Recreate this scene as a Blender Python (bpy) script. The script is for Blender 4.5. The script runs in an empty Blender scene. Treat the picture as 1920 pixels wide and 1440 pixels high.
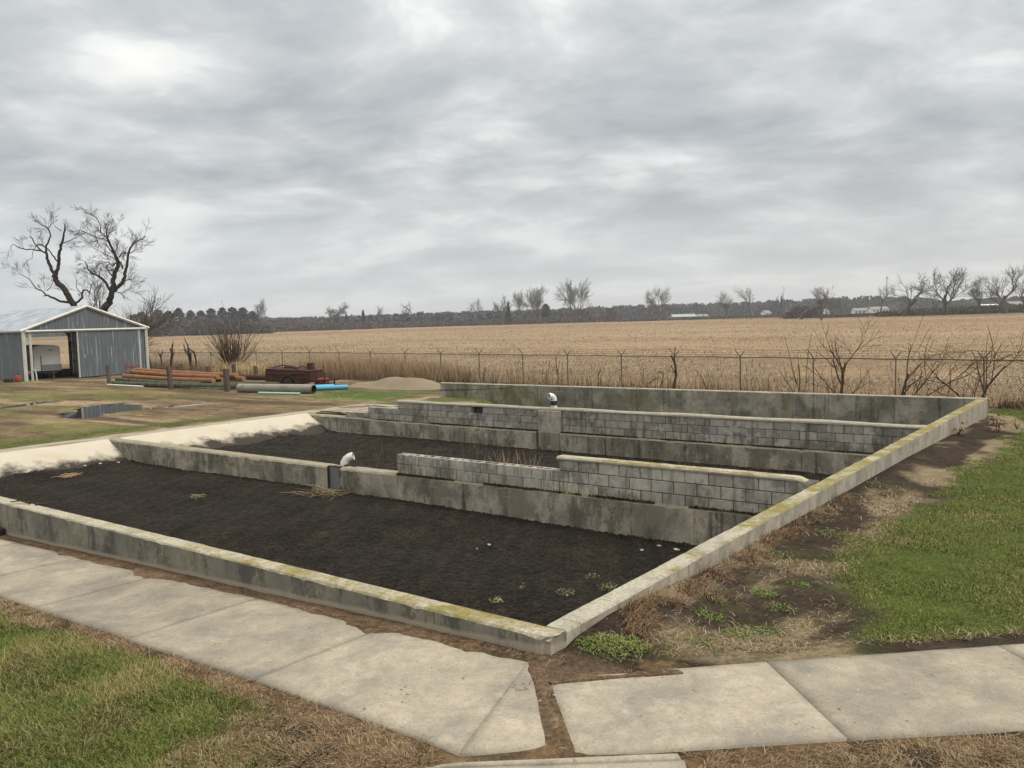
import bpy, bmesh, math, random
import numpy as np
from mathutils import Vector

S = bpy.context.scene
RND = random.Random(11)
NR = np.random.default_rng(11)
COL = S.collection

# ------------------------------------------------------------------ camera
CAM = np.array([3.7336, -5.2723, 2.6635]); YAW, PITCH, ROLL, FPX = .654, .0752, -.029, 1595.66
cy, sy, cp, sp, cr, sr = math.cos(YAW), math.sin(YAW), math.cos(PITCH), math.sin(PITCH), math.cos(ROLL), math.sin(ROLL)
FW = np.array([-sy*cp, cy*cp, -sp]); R0 = np.array([cy, sy, 0.]); U0 = np.cross(R0, FW)
RT = R0*cr + U0*sr; UP = U0*cr - R0*sr
cd = bpy.data.cameras.new("camera"); cam = bpy.data.objects.new("camera", cd); COL.objects.link(cam)
from mathutils import Matrix
cam.matrix_world = Matrix(((RT[0], UP[0], -FW[0], CAM[0]), (RT[1], UP[1], -FW[1], CAM[1]), (RT[2], UP[2], -FW[2], CAM[2]), (0, 0, 0, 1)))
cd.sensor_width = 36; cd.lens = FPX*36/1920; cd.clip_start = .1; cd.clip_end = 12000
S.camera = cam
S.render.resolution_x, S.render.resolution_y = 1024, 768
S.view_settings.view_transform = 'Standard'; S.view_settings.look = 'None'
S.view_settings.exposure = 0.36; S.view_settings.gamma = 1
S.cycles.use_denoising = True
S.cycles.max_bounces = 6; S.cycles.diffuse_bounces = 3; S.cycles.glossy_bounces = 2; S.cycles.transparent_max_bounces = 8

# ------------------------------------------------------------------ node helper
class N:
    def __init__(s, tree): s.t = tree; s.n = tree.nodes; s.l = tree.links
    def add(s, typ, **kw):
        n = s.n.new(typ)
        for k, v in kw.items(): setattr(n, k, v)
        return n
    def put(s, sock, v):
        if v is None: return
        if isinstance(v, bpy.types.NodeSocket): s.l.new(v, sock)
        else:
            if isinstance(v, (tuple, list)) and len(v) == 3 and sock.type == 'RGBA': v = (*v, 1)
            sock.default_value = v
    def noise(s, vec, scale, detail=4, rough=.55, dist=0):
        n = s.add('ShaderNodeTexNoise'); s.put(n.inputs['Vector'], vec)
        for k, v in (('Scale', scale), ('Detail', detail), ('Roughness', rough), ('Distortion', dist)): s.put(n.inputs[k], v)
        return n.outputs['Fac']
    def vor(s, vec, scale, feature='F1', out='Distance'):
        n = s.add('ShaderNodeTexVoronoi', feature=feature); s.put(n.inputs['Vector'], vec); s.put(n.inputs['Scale'], scale)
        return n.outputs[out]
    def ramp(s, fac, stops, interp='LINEAR'):
        n = s.add('ShaderNodeValToRGB'); n.color_ramp.interpolation = interp
        el = n.color_ramp.elements
        while len(el) < len(stops): el.new(.5)
        for e, (p, c) in zip(el, stops):
            e.position = p
            e.color = (c, c, c, 1) if isinstance(c, (int, float)) else (*c, 1)
        s.put(n.inputs['Fac'], fac); return n.outputs['Color']
    def mix(s, fac, a, b, mode='MIX'):
        n = s.add('ShaderNodeMix', data_type='RGBA', blend_type=mode)
        s.put(n.inputs[0], fac); s.put(n.inputs[6], a); s.put(n.inputs[7], b); return n.outputs[2]
    def math(s, op, a, b=None, c=None, clamp=False):
        n = s.add('ShaderNodeMath', operation=op, use_clamp=clamp)
        s.put(n.inputs[0], a); s.put(n.inputs[1], b); s.put(n.inputs[2], c); return n.outputs[0]
    def mrange(s, v, a, b, c=0, d=1, smooth=False):
        n = s.add('ShaderNodeMapRange'); n.clamp = True
        if smooth: n.interpolation_type = 'SMOOTHSTEP'
        for k, x in zip(range(5), (v, a, b, c, d)): s.put(n.inputs[k], x)
        return n.outputs[0]
    def vmul(s, v, k):
        n = s.add('ShaderNodeVectorMath', operation='MULTIPLY'); s.put(n.inputs[0], v); n.inputs[1].default_value = k; return n.outputs[0]
    def vadd(s, v, k):
        n = s.add('ShaderNodeVectorMath', operation='ADD'); s.put(n.inputs[0], v); s.put(n.inputs[1], k); return n.outputs[0]
    def sep(s, v):
        n = s.add('ShaderNodeSeparateXYZ'); s.put(n.inputs[0], v); return n.outputs
    def comb(s, x, y, z):
        n = s.add('ShaderNodeCombineXYZ'); s.put(n.inputs[0], x); s.put(n.inputs[1], y); s.put(n.inputs[2], z); return n.outputs[0]
    def pos(s): return s.add('ShaderNodeNewGeometry').outputs['Position']
    def nrm(s): return s.add('ShaderNodeNewGeometry').outputs['True Normal']
    def attr(s, name):
        n = s.add('ShaderNodeAttribute', attribute_name=name); return n.outputs['Color']
    def bump(s, h, strength=.5, dist=.01):
        n = s.add('ShaderNodeBump'); s.put(n.inputs['Height'], h); n.inputs['Strength'].default_value = strength
        n.inputs['Distance'].default_value = dist; return n.outputs['Normal']

def new_mat(name, fn, rough=.9, spec=.2, metal=0.):
    m = bpy.data.materials.new(name); m.use_nodes = True
    k = N(m.node_tree); b = m.node_tree.nodes['Principled BSDF']
    b.inputs['Roughness'].default_value = rough; b.inputs['Specular IOR Level'].default_value = spec; b.inputs['Metallic'].default_value = metal
    r = fn(k)
    if not isinstance(r, dict): r = {'Base Color': r}
    for key, v in r.items(): k.put(b.inputs[key], v)
    return m

# ------------------------------------------------------------------ world: overcast sky, brighter overhead
SUN_EL, SUN_AZ = math.radians(50), math.radians(68)     # azimuth clockwise from +Y
W = bpy.data.worlds.new("World"); S.world = W; W.use_nodes = True
k = N(W.node_tree); bg = W.node_tree.nodes['Background']
sky = k.add('ShaderNodeTexSky', sky_type='NISHITA'); sky.sun_disc = False
sky.sun_elevation = SUN_EL; sky.sun_rotation = SUN_AZ
d = k.add('ShaderNodeTexCoord').outputs['Generated']
x, y, z = k.sep(d)
zz = k.math('MAXIMUM', z, 0.)
den = k.math('ADD', zz, .215)
p = k.comb(k.math('DIVIDE', x, den), k.math('DIVIDE', y, den), 0.)
# turn the cloud field so that its bands run across the view, then billow it with a coarse warp
rot = k.add('ShaderNodeVectorRotate', rotation_type='Z_AXIS'); k.put(rot.inputs['Vector'], p); rot.inputs['Angle'].default_value = -.654 + .12
p = k.vadd(k.vmul(rot.outputs[0], (.85, 1., 1.)), (5.1, -3.3, 0.))
wn = k.add('ShaderNodeTexNoise'); k.put(wn.inputs['Vector'], p); wn.inputs['Scale'].default_value = 1.1; wn.inputs['Detail'].default_value = 4
pw = k.vadd(p, k.vmul(k.vadd(wn.outputs['Color'], (-.5, -.5, -.5)), (.42, .42, 0)))
big = k.noise(pw, .85, 5, .52); mid = k.noise(pw, 2.3, 9, .56); fine = k.noise(pw, 6.5, 8, .6)
puff = k.vor(k.vadd(pw, k.vmul(wn.outputs['Color'], (.28, .28, 0))), 3.3, 'SMOOTH_F1')
f = k.math('ADD', k.math('MULTIPLY', big, .42), k.math('ADD', k.math('MULTIPLY', mid, .44), k.math('ADD', k.math('MULTIPLY', k.math('SUBTRACT', .75, puff), .15), k.math('MULTIPLY', fine, .13))))
cl = k.ramp(f, [(.45, (.33, .347, .365)), (.52, (.43, .447, .458)), (.565, (.525, .538, .538)), (.605, (.65, .655, .642)), (.67, (.74, .74, .72))])
# low band: calmer, slightly blue, warm towards the right of the view
low = k.mrange(z, .02, .2, 1, 0, True)
az = k.math('ADD', k.math('MULTIPLY', x, .794), k.math('MULTIPLY', y, .608))        # component to the right of view
warm = k.mrange(az, -.5, .62, 0, 1)
lowcol = k.mix(warm, (.53, .565, .585), (.60, .59, .57))
cl = k.mix(1., cl, k.mix(k.mrange(z, .16, .36), (1, 1, 1), (1.2, 1.2, 1.19)), 'MULTIPLY')
cl = k.mix(k.math('MULTIPLY', low, .6), cl, lowcol)
cl = k.mix(k.mrange(z, .40, .80, 0, 1, True), cl, (1.48, 1.41, 1.28))
cl = k.mix(k.mrange(z, -.25, -.02, 1, 0), cl, (.12, .11, .09))
final = k.mix(.94, k.vmul(sky.outputs[0], (.1, .1, .1)), cl)
k.put(bg.inputs['Color'], final); bg.inputs['Strength'].default_value = 1.0

sd = bpy.data.lights.new("sun", 'SUN'); so = bpy.data.objects.new("sun", sd); COL.objects.link(so)
sd.energy = 1.5; sd.angle = math.radians(16); sd.color = (1, .96, .9)
sdir = Vector((math.sin(SUN_AZ)*math.cos(SUN_EL), math.cos(SUN_AZ)*math.cos(SUN_EL), math.sin(SUN_EL)))
so.rotation_euler = sdir.to_track_quat('Z', 'Y').to_euler()

# ------------------------------------------------------------------ numpy noise and terrain
def _hash(ix, iy, seed):
    h = (ix.astype(np.int64)*374761393 + iy.astype(np.int64)*668265263 + seed*974711) & 0xffffffff
    h = ((h ^ (h >> 13))*1274126177) & 0xffffffff
    return ((h ^ (h >> 16)) & 0xffffff)/float(0xffffff)
def vnoise(x, y, seed=0):
    x = np.asarray(x, float); y = np.asarray(y, float)
    ix = np.floor(x); iy = np.floor(y); fx = x-ix; fy = y-iy
    fx = fx*fx*(3-2*fx); fy = fy*fy*(3-2*fy)
    a = _hash(ix, iy, seed); b = _hash(ix+1, iy, seed); c = _hash(ix, iy+1, seed); e = _hash(ix+1, iy+1, seed)
    return (a*(1-fx)+b*fx)*(1-fy) + (c*(1-fx)+e*fx)*fy
def fbm(x, y, seed=0, oc=4, gain=.5):
    t = 0; a = 1; s = 0
    for i in range(oc):
        t = t + a*vnoise(np.asarray(x)*2**i, np.asarray(y)*2**i, seed+i*17); s += a; a *= gain
    return t/s
def sstep(a, b, x):
    t = np.clip((np.asarray(x, float)-a)/(b-a), 0, 1); return t*t*(3-2*t)
def gz(x, y):
    x = np.asarray(x, float); y = np.asarray(y, float)
    q = .034*np.maximum(0, -x) + .018*np.maximum(0, y)
    h = np.clip(.5+.5*(.48-q)/.1, 0, 1)
    g = -(q*h + .48*(1-h) - .1*h*(1-h))
    yw = [0, .4, .9, 1.5, 2.9, 4.9, 8.1, 11.6, 16, 20.9, 22]
    zw = [-.02, .085, .115, .1, .0, -.01, -.06, -.1, -.2, -.336, -.36]
    wl = np.interp(y, yw, zw)
    w = np.exp(-(np.maximum(x, 0)/.55)**2)*(x > -.3)*sstep(-.02, .3, y)*sstep(22.5, 21, y)
    return g*(1-w) + wl*w
def gzf(x, y): return float(gz(x, y))

# ------------------------------------------------------------------ mesh helpers
def mesh_np(name, V, F, mat, colors=None, smooth=False, parent=None, midx=None, mats=None):
    V = np.asarray(V, np.float32); F = np.asarray(F, np.int32); n = F.shape[1]
    if parent is not None: V = V - np.array(parent.get('_o', (0, 0, 0)), np.float32)
    me = bpy.data.meshes.new(name)
    me.vertices.add(len(V)); me.vertices.foreach_set('co', V.ravel())
    me.loops.add(F.size); me.loops.foreach_set('vertex_index', F.ravel())
    me.polygons.add(len(F)); me.polygons.foreach_set('loop_start', np.arange(0, F.size, n, dtype=np.int32))
    if smooth: me.polygons.foreach_set('use_smooth', np.ones(len(F), bool))
    if colors is not None:
        C = np.ones((len(V), 4), np.float32); C[:, :3] = colors
        at = me.color_attributes.new('col', 'FLOAT_COLOR', 'POINT'); at.data.foreach_set('color', C.ravel())
    me.update(); me.validate()
    me.materials.append(mat)
    o = bpy.data.objects.new(name, me); COL.objects.link(o)
    if parent is not None: o.parent = parent
    return o
class MB:
    """collects polygons; build() links them as one mesh object"""
    def __init__(s): s.v = []; s.f = []; s.c = []; s.cur = (1, 1, 1); s.sm = []
    def add(s, vs, fs, smooth=False):
        b = len(s.v); s.v += [tuple(v) for v in vs]; s.f += [tuple(i+b for i in f) for f in fs]
        s.c += [s.cur]*len(vs); s.sm += [smooth]*len(fs)
    def box(s, c, size, rz=0., bev=0., ax=None):
        """ax: optional 3 axis vectors"""
        if ax is None:
            ca, sa = math.cos(rz), math.sin(rz); ax = (Vector((ca, sa, 0)), Vector((-sa, ca, 0)), Vector((0, 0, 1)))
        ax = [Vector(a) for a in ax]; c = Vector(c); hx, hy, hz = (q/2 for q in size)
        if bev <= 0:
            vs = [c+ax[0]*i*hx+ax[1]*j*hy+ax[2]*l*hz for l in (-1, 1) for j in (-1, 1) for i in (-1, 1)]
            s.add(vs, [(0, 2, 3, 1), (4, 5, 7, 6), (0, 1, 5, 4), (2, 6, 7, 3), (0, 4, 6, 2), (1, 3, 7, 5)])
        else:
            b = bev; vs = []
            ring = [(-hx, -hy+b), (-hx+b, -hy), (hx-b, -hy), (hx, -hy+b), (hx, hy-b), (hx-b, hy), (-hx+b, hy), (-hx, hy-b)]
            def inset(r): return [(px - math.copysign(b, px), py - math.copysign(b, py)) if True else 0 for px, py in r]
            lv = [(inset(ring), -hz), (ring, -hz+b), (ring, hz-b), (inset(ring), hz)]
            for r, zz_ in lv: vs += [c+ax[0]*px+ax[1]*py+ax[2]*zz_ for px, py in r]
            fs = []
            for a in range(3):
                for i in range(8):
                    j = (i+1) % 8; fs.append((a*8+i, a*8+j, a*8+8+j, a*8+8+i))
            fs.append(tuple(range(7, -1, -1))); fs.append(tuple(range(24, 32)))
            s.add(vs, fs)
    def tube(s, pts, rad, n=8, cap=True, smooth=True, hollow=None):
        pts = [Vector(q) for q in pts]; m = len(pts)
        if not isinstance(rad, (list, tuple)): rad = [rad]*m
        vs = []; prev = None
        for i in range(m):
            t = (pts[min(i+1, m-1)]-pts[max(i-1, 0)])
            t = t.normalized() if t.length > 1e-9 else Vector((0, 0, 1))
            if prev is None:
                a = t.cross(Vector((0, 0, 1)))
                if a.length < .1: a = t.cross(Vector((1, 0, 0)))
            else: a = prev - t*prev.dot(t)
            a.normalize(); prev = a; b = t.cross(a)
            vs += [pts[i]+(a*math.cos(2*math.pi*q/n)+b*math.sin(2*math.pi*q/n))*rad[i] for q in range(n)]
        fs = [(i*n+q, i*n+(q+1) % n, i*n+n+(q+1) % n, i*n+n+q) for i in range(m-1) for q in range(n)]
        s.add(vs, fs, smooth)
        if cap: s.add(vs[:n], [tuple(range(n-1, -1, -1))]); s.add(vs[-n:], [tuple(range(n))])
    def pipe(s, pts, ro, ri, n=16):
        """open hollow pipe along a polyline"""
        s.tube(pts, ro, n, cap=False)
        pts = [Vector(q) for q in pts]
        b0 = len(s.v); s.tube(list(reversed(pts)), ri, n, cap=False)
        for end in (0, -1):
            t = (pts[1]-pts[0]) if end == 0 else (pts[-1]-pts[-2])
            t.normalize(); a = t.cross(Vector((0, 0, 1)))
            if a.length < .1: a = t.cross(Vector((1, 0, 0)))
            a.normalize(); b = t.cross(a); c = pts[end]; vs = []
            for q in range(n):
                e = a*math.cos(2*math.pi*q/n)+b*math.sin(2*math.pi*q/n); vs += [c+e*ro, c+e*ri]
            s.add(vs, [(2*q, 2*q+1, (2*q+3) % (2*n), (2*q+2) % (2*n)) for q in range(n)])
    def build(s, name, mat, parent=None, bevel=0):
        o = (0, 0, 0) if parent is None else tuple(parent.get('_o', (0, 0, 0)))
        me = bpy.data.meshes.new(name)
        me.from_pydata([(a-o[0], b-o[1], c-o[2]) for a, b, c in s.v], [], s.f)
        C = np.ones((len(s.v), 4), np.float32); C[:, :3] = np.array(s.c)
        at = me.color_attributes.new('col', 'FLOAT_COLOR', 'POINT'); at.data.foreach_set('color', C.ravel())
        me.polygons.foreach_set('use_smooth', s.sm); me.update()
        me.materials.append(mat)
        ob = bpy.data.objects.new(name, me); COL.objects.link(ob)
        if parent is not None: ob.parent = parent
        return ob
def tag(o, label=None, cat=None, group=None, kind=None):
    if label: o['label'] = label
    if cat: o['category'] = cat
    if group: o['group'] = group
    if kind: o['kind'] = kind
    return o
def thing(name, label, cat, loc=(0, 0, 0), group=None):
    o = bpy.data.objects.new(name, None); COL.objects.link(o); o.location = loc; o['_o'] = tuple(float(q) for q in loc)
    o.empty_display_size = .2
    return tag(o, label, cat, group)
def sub(o, parent):      # let a mesh act as parent of sub-parts authored in world coordinates
    o['_o'] = tuple(parent.get('_o', (0, 0, 0))); return o

# ------------------------------------------------------------------ materials
def concrete(name, base=(.33, .30, .25), dark=(.10, .10, .095), stain=.6, streak=.6, lichen=0., lichen_lo=None, cap=(.42, .38, .30), greenish=0., pale=None, scale=1., band=None):
    def fn(k):
        P = k.pos(); x, y, z = k.sep(P); nz = k.sep(k.nrm())[2]
        n1 = k.noise(P, 1.1*scale, 9, .62, .3); n2 = k.noise(P, 5*scale, 8, .65); n3 = k.noise(P, 90, 3, .6)
        c = k.mix(k.ramp(n2, [(.34, 0), (.66, 1)]), tuple(q*.72 for q in base), tuple(min(1, q*1.3) for q in base))
        st = k.noise(k.vmul(P, (1.5*scale, 1.5*scale, .7)), 1.6, 9, .68, .3)
        st2 = k.noise(k.vmul(P, (5.5, 5.5, .22)), 1.3, 3, .5)
        st2 = k.math('ADD', st2, k.math('MULTIPLY', k.math('SUBTRACT', k.noise(P, 5, 5, .6), .5), .35))
        m = k.math('MULTIPLY', k.ramp(k.math('ADD', n1, k.math('MULTIPLY', k.math('SUBTRACT', n2, .5), .35)), [(.46, 0), (.555, 1)]), stain)
        c = k.mix(m, c, tuple(q*1.7 for q in dark))
        m = k.math('MULTIPLY', k.ramp(k.math('ADD', st, k.math('MULTIPLY', k.math('SUBTRACT', k.noise(P, 22, 6, .7), .5), .3)), [(.50, 0), (.585, 1)]), streak)
        c = k.mix(m, c, dark)
        m = k.math('MULTIPLY', k.ramp(st2, [(.62, 0), (.68, 1)]), streak*.9)
        c = k.mix(m, c, tuple(q*.45 for q in dark))
        pl = k.noise(k.vmul(P, (5, 5, .5)), 1.1, 5, .6)
        c = k.mix(k.math('MULTIPLY', k.ramp(pl, [(.64, 0), (.74, 1)]), .25), c, tuple(min(.6, q*1.4) for q in base))
        al = k.math('ADD', x, y)
        seam = k.math('PINGPONG', k.math('ADD', al, k.math('MULTIPLY', k.noise(P, 3, 3), .02)), .61)
        c = k.mix(k.math('MULTIPLY', k.ramp(seam, [(0, 1), (.012, 0)]), k.ramp(k.noise(P, 2, 3), [(.4, 0), (.6, .75)])), c, tuple(min(.6, q*1.45) for q in base) if pale else tuple(q*.6 for q in dark))
        brd = k.math('PINGPONG', k.math('ADD', z, k.math('MULTIPLY', k.noise(P, 1.5, 3), .03)), .10)
        c = k.mix(k.math('MULTIPLY', k.ramp(brd, [(0, 1), (.012, 0)]), k.ramp(k.noise(k.vmul(P, (1, 1, 4)), 1.4, 4), [(.5, 0), (.62, .5)])), c, tuple(min(.6, q*1.35) for q in base))
        if greenish: 
            g = k.noise(P, .5, 5, .6, .3)
            c = k.mix(k.math('MULTIPLY', k.ramp(g, [(.52, 0), (.62, 1)]), greenish), c, (.11, .105, .03))
        if band:                                     # pale splash band that follows the foot of the wall
            zl = k.math('ADD', z, k.math('ADD', k.math('MULTIPLY', x, band[1]), k.math('MULTIPLY', k.noise(P, 2.5, 4), .08)))
            m = k.mrange(zl, band[0], band[0]+.03, 1, 0)
            c = k.mix(k.math('MULTIPLY', m, .8), c, tuple(q*1.0 for q in band[2]))
        # tops: pale worn crust with lichen
        top = k.mrange(nz, .45, .75, 0, 1)
        crust = k.mix(k.ramp(k.noise(P, 28, 6, .7), [(.35, 0), (.65, 1)]), tuple(q*.62 for q in cap), tuple(min(.75, q*1.25) for q in cap))
        crust = k.mix(k.math('MULTIPLY', k.ramp(k.noise(P, 3.5, 6, .6), [(.5, 0), (.7, 1)]), .5), crust, (.16, .145, .12))
        if lichen:
            lv = k.math('ADD', k.noise(P, 2.3, 8, .68, .4), k.math('MULTIPLY', k.noise(P, 26, 5, .7), .34))
            th = lichen if lichen_lo is None else k.mrange(y if lichen_lo[3] == 'y' else x, lichen_lo[0], lichen_lo[1], lichen_lo[2], lichen)
            lm = k.math('MULTIPLY', k.math('SUBTRACT', k.math('ADD', lv, th), 1.11), 6., clamp=True)
            lc = k.mix(k.noise(P, 14, 5, .6), (.14, .12, .035), (.27, .23, .06))
            crust = k.mix(lm, crust, lc)
        c = k.mix(top, c, crust)
        c = k.mix(k.ramp(n3, [(.35, .35), (.6, 0.)]), c, k.mix(.5, c, (.05, .05, .05)))
        h = k.math('ADD', k.math('MULTIPLY', n2, .5), k.math('ADD', k.math('MULTIPLY', n3, .35), k.math('MULTIPLY', k.noise(P, 35, 5, .7), .5)))
        return {'Base Color': c, 'Normal': k.bump(h, .6, .012)}
    return new_mat(name, fn, .92, .25)
M = {}
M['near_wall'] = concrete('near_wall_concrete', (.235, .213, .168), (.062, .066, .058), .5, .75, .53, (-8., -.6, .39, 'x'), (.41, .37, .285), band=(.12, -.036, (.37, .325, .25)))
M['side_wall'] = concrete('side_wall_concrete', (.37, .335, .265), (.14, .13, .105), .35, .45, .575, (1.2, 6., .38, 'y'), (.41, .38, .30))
M['far_wall'] = concrete('far_wall_concrete', (.32, .295, .235), (.08, .08, .06), .75, .55, .3, None, (.38, .345, .27), greenish=.55, scale=.8)
M['footing'] = concrete('footing_concrete', (.35, .315, .25), (.085, .08, .062), .75, .7, .42, None, (.30, .27, .20), pale=True)
M['cap'] = concrete('mortar_cap', (.36, .32, .24), (.15, .14, .11), .4, .2, .49, None, (.44, .40, .29))
M['pale_cap'] = concrete('pale_mortar_cap', (.40, .36, .28), (.17, .16, .13), .3, .2, .25, None, (.38, .345, .275))
def block_fn(k):
    P = k.pos(); a = k.attr('col'); x, y, z = k.sep(P)
    n1 = k.noise(P, 1.3, 8, .6, .3); n2 = k.noise(P, 8, 8, .65); n3 = k.noise(P, 120, 3, .6)
    c = k.mix(1., (.40, .375, .32), a, 'MULTIPLY')
    c = k.mix(k.ramp(n2, [(.35, .0), (.7, .45)]), c, (.14, .135, .12))
    c = k.mix(k.ramp(k.math('ADD', n1, k.math('MULTIPLY', k.math('SUBTRACT', n2, .5), .3)), [(.50, 0), (.60, .55)]), c, (.08, .077, .065))
    st = k.noise(k.vmul(P, (4, 4, .5)), 1.3, 7, .6)
    c = k.mix(k.ramp(st, [(.52, 0), (.64, .6)]), c, (.07, .066, .055))
    pl = k.noise(P, 2.4, 7, .65)
    c = k.mix(k.ramp(pl, [(.58, 0), (.64, .5)]), c, (.50, .485, .45))
    h = k.math('ADD', k.math('MULTIPLY', n3, .6), k.math('MULTIPLY', n2, .5))
    return {'Base Color': c, 'Normal': k.bump(h, .5, .008)}
M['block'] = new_mat('concrete_block', block_fn, .95, .2)
def walk_fn(k):
    P = k.pos(); a = k.attr('col')
    n1 = k.noise(P, 1.5, 10, .68, .3); n2 = k.noise(P, 6, 8, .65, .2); n3 = k.noise(P, 48, 5, .75); n4 = k.noise(P, 110, 3, .6)
    c = k.mix(k.ramp(n2, [(.3, 0), (.7, 1)]), (.30, .262, .202), (.41, .36, .272))
    c = k.mix(k.ramp(n1, [(.40, 0), (.62, .80)]), c, (.185, .17, .143))
    c = k.mix(k.ramp(k.noise(P, 2.6, 7, .6), [(.58, 0), (.70, .55)]), c, (.46, .41, .315))
    c = k.mix(k.ramp(n3, [(.36, .45), (.50, 0)]), c, (.13, .115, .095))
    c = k.mix(k.ramp(n4, [(.60, 0), (.70, .38)]), c, (.56, .52, .44))
    ck = k.vor(k.vadd(P, k.vmul(k.noise(P, 3, 5, .6), (.5, .5, 0))), .55, 'DISTANCE_TO_EDGE'); c = k.mix(k.math('MULTIPLY', k.ramp(ck, [(0, .8), (.004, 0)]), k.ramp(k.noise(P, .9, 3), [(.56, 0), (.62, 1)])), c, (.05, .045, .038))
    c = k.mix(1., c, a, 'MULTIPLY')
    h = k.math('ADD', k.math('MULTIPLY', n3, .6), k.math('ADD', k.math('MULTIPLY', n4, .4), k.math('MULTIPLY', n2, .6)))
    return {'Base Color': c, 'Normal': k.bump(h, .45, .006)}
M['walk'] = new_mat('sidewalk_concrete', walk_fn, .92, .25)
def apron_fn(k):
    P = k.pos()
    c = k.mix(k.noise(P, 2.2, 7, .65), (.27, .235, .178), (.38, .335, .255))
    c = k.mix(k.ramp(k.noise(P, .8, 6, .6, .4), [(.6, 0), (.72, .5)]), c, (.42, .27, .15))
    c = k.mix(k.ramp(k.noise(k.vmul(P, (2.2, .5, 1)), .9, 8, .65, .3), [(.50, 0), (.57, .85)]), c, (.15, .115, .08))
    return {'Base Color': c, 'Normal': k.bump(k.noise(P, 20, 6, .7), .5, .01)}
M['apron'] = new_mat('apron_concrete', apron_fn, .92, .2)
def spill_fn(k):
    P = k.pos()
    c = k.mix(k.noise(P, 1.8, 7, .65), (.41, .37, .29), (.53, .485, .39))
    c = k.mix(k.ramp(k.noise(P, .7, 6, .6, .4), [(.60, 0), (.70, .35)]), c, (.43, .30, .18))
    zz_ = k.math('ADD', k.sep(P)[2], k.math('MULTIPLY', k.math('SUBTRACT', k.noise(P, 1.6, 8, .65), .5), .75)); c = k.mix(k.mrange(zz_, -.72, -.90), c, (.045, .036, .028))
    return {'Base Color': c, 'Normal': k.bump(k.noise(P, 20, 6, .7), .4, .01)}
M['spill'] = new_mat('spillway_concrete', spill_fn, .92, .2)
def mud_fn(k):
    P = k.pos(); a = k.attr('col')
    n = k.noise(P, 1.0, 8, .65); n2 = k.noise(P, 45, 5, .7)
    c = k.mix(k.ramp(n, [(.35, 0), (.68, 1)]), (.0125, .0102, .0076), (.027, .022, .0158))
    c = k.mix(k.ramp(n2, [(.52, 0), (.75, .6)]), c, (.045, .037, .028))
    c = k.mix(1., c, a, 'MULTIPLY')
    return {'Base Color': c, 'Normal': k.bump(k.math('ADD', n2, k.math('MULTIPLY', k.noise(P, 140, 3, .6), .5)), .8, .012)}
M['mud'] = new_mat('dried_sludge', mud_fn, .95, .15)
def ground_fn(k):
    P = k.pos(); a = k.attr('col')
    n1 = k.noise(P, .35, 8, .6, .3); n2 = k.noise(P, 3.2, 9, .7); n3 = k.noise(P, 26, 7, .72); n4 = k.noise(P, 90, 4, .7)
    c = k.mix(1., a, k.ramp(n2, [(.28, .55), (.72, 1.4)]), 'MULTIPLY')
    c = k.mix(1., c, k.ramp(n3, [(.3, .5), (.7, 1.5)]), 'MULTIPLY')
    c = k.mix(1., c, k.ramp(n1, [(.3, .8), (.7, 1.18)]), 'MULTIPLY')
    return {'Base Color': c, 'Normal': k.bump(k.math('ADD', k.math('MULTIPLY', n3, .7), k.math('MULTIPLY', n4, .4)), .9, .03)}
M['ground'] = new_mat('ground_soil_grass', ground_fn, 1., .05)
def attr_mat(name, rough=.9, spec=.1, trans=0., var=.0):
    def fn(k):
        a = k.attr('col')
        if var: a = k.mix(1., a, k.ramp(k.noise(k.pos(), 6, 6, .65), [(.3, 1-var), (.7, 1+var)]), 'MULTIPLY')
        return a
    return new_mat(name, fn, rough, spec)
M['blade'] = attr_mat('grass_blade', .75, .15)
M['straw'] = attr_mat('dry_straw', .9, .05)
M['leafmass'] = attr_mat('far_twigs', 1., .0)
def bark_fn(c1, c2, sc=6):
    def fn(k):
        P = k.pos(); n = k.noise(k.vmul(P, (1, 1, .25)), sc, 7, .7)
        return {'Base Color': k.mix(k.ramp(n, [(.35, 0), (.65, 1)]), c1, c2), 'Normal': k.bump(n, .8, .03)}
    return fn
M['bark'] = new_mat('tree_bark', bark_fn((.020, .015, .012), (.062, .048, .037)), .95, .1)
M['twig'] = new_mat('twig_bark', bark_fn((.075, .058, .045), (.13, .105, .085)), .95, .1)
M['far_bark'] = new_mat('far_bark', bark_fn((.075, .066, .060), (.13, .115, .10), 1.), .95, .05)
M['vine'] = new_mat('vine_bark', bark_fn((.045, .030, .020), (.12, .085, .058)), .95, .1)
M['post'] = new_mat('weathered_wood', bark_fn((.055, .045, .036), (.14, .115, .09), 10), .95, .1)
M['olive_pole'] = new_mat('treated_pole', bark_fn((.045, .048, .032), (.115, .115, .075), 3), .9, .15)
def pole_fn(k):
    P = k.pos(); n = k.noise(k.vmul(P, (.6, 5, 5)), 3, 7, .65)
    c = k.mix(k.ramp(n, [(.3, 0), (.7, 1)]), (.15, .065, .030), (.31, .155, .075))
    c = k.mix(k.ramp(k.noise(P, 3.2, 5, .6), [(.60, 0), (.68, .8)]), c, (.07, .04, .025))
    return c
M['orange_pole'] = new_mat('orange_pole', pole_fn, .8, .2)
def endgrain_fn(k):
    P = k.pos(); return k.mix(k.noise(P, 18, 5, .6), (.24, .13, .06), (.34, .20, .10))
M['endgrain'] = new_mat('pole_end', endgrain_fn, .9, .1)
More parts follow.
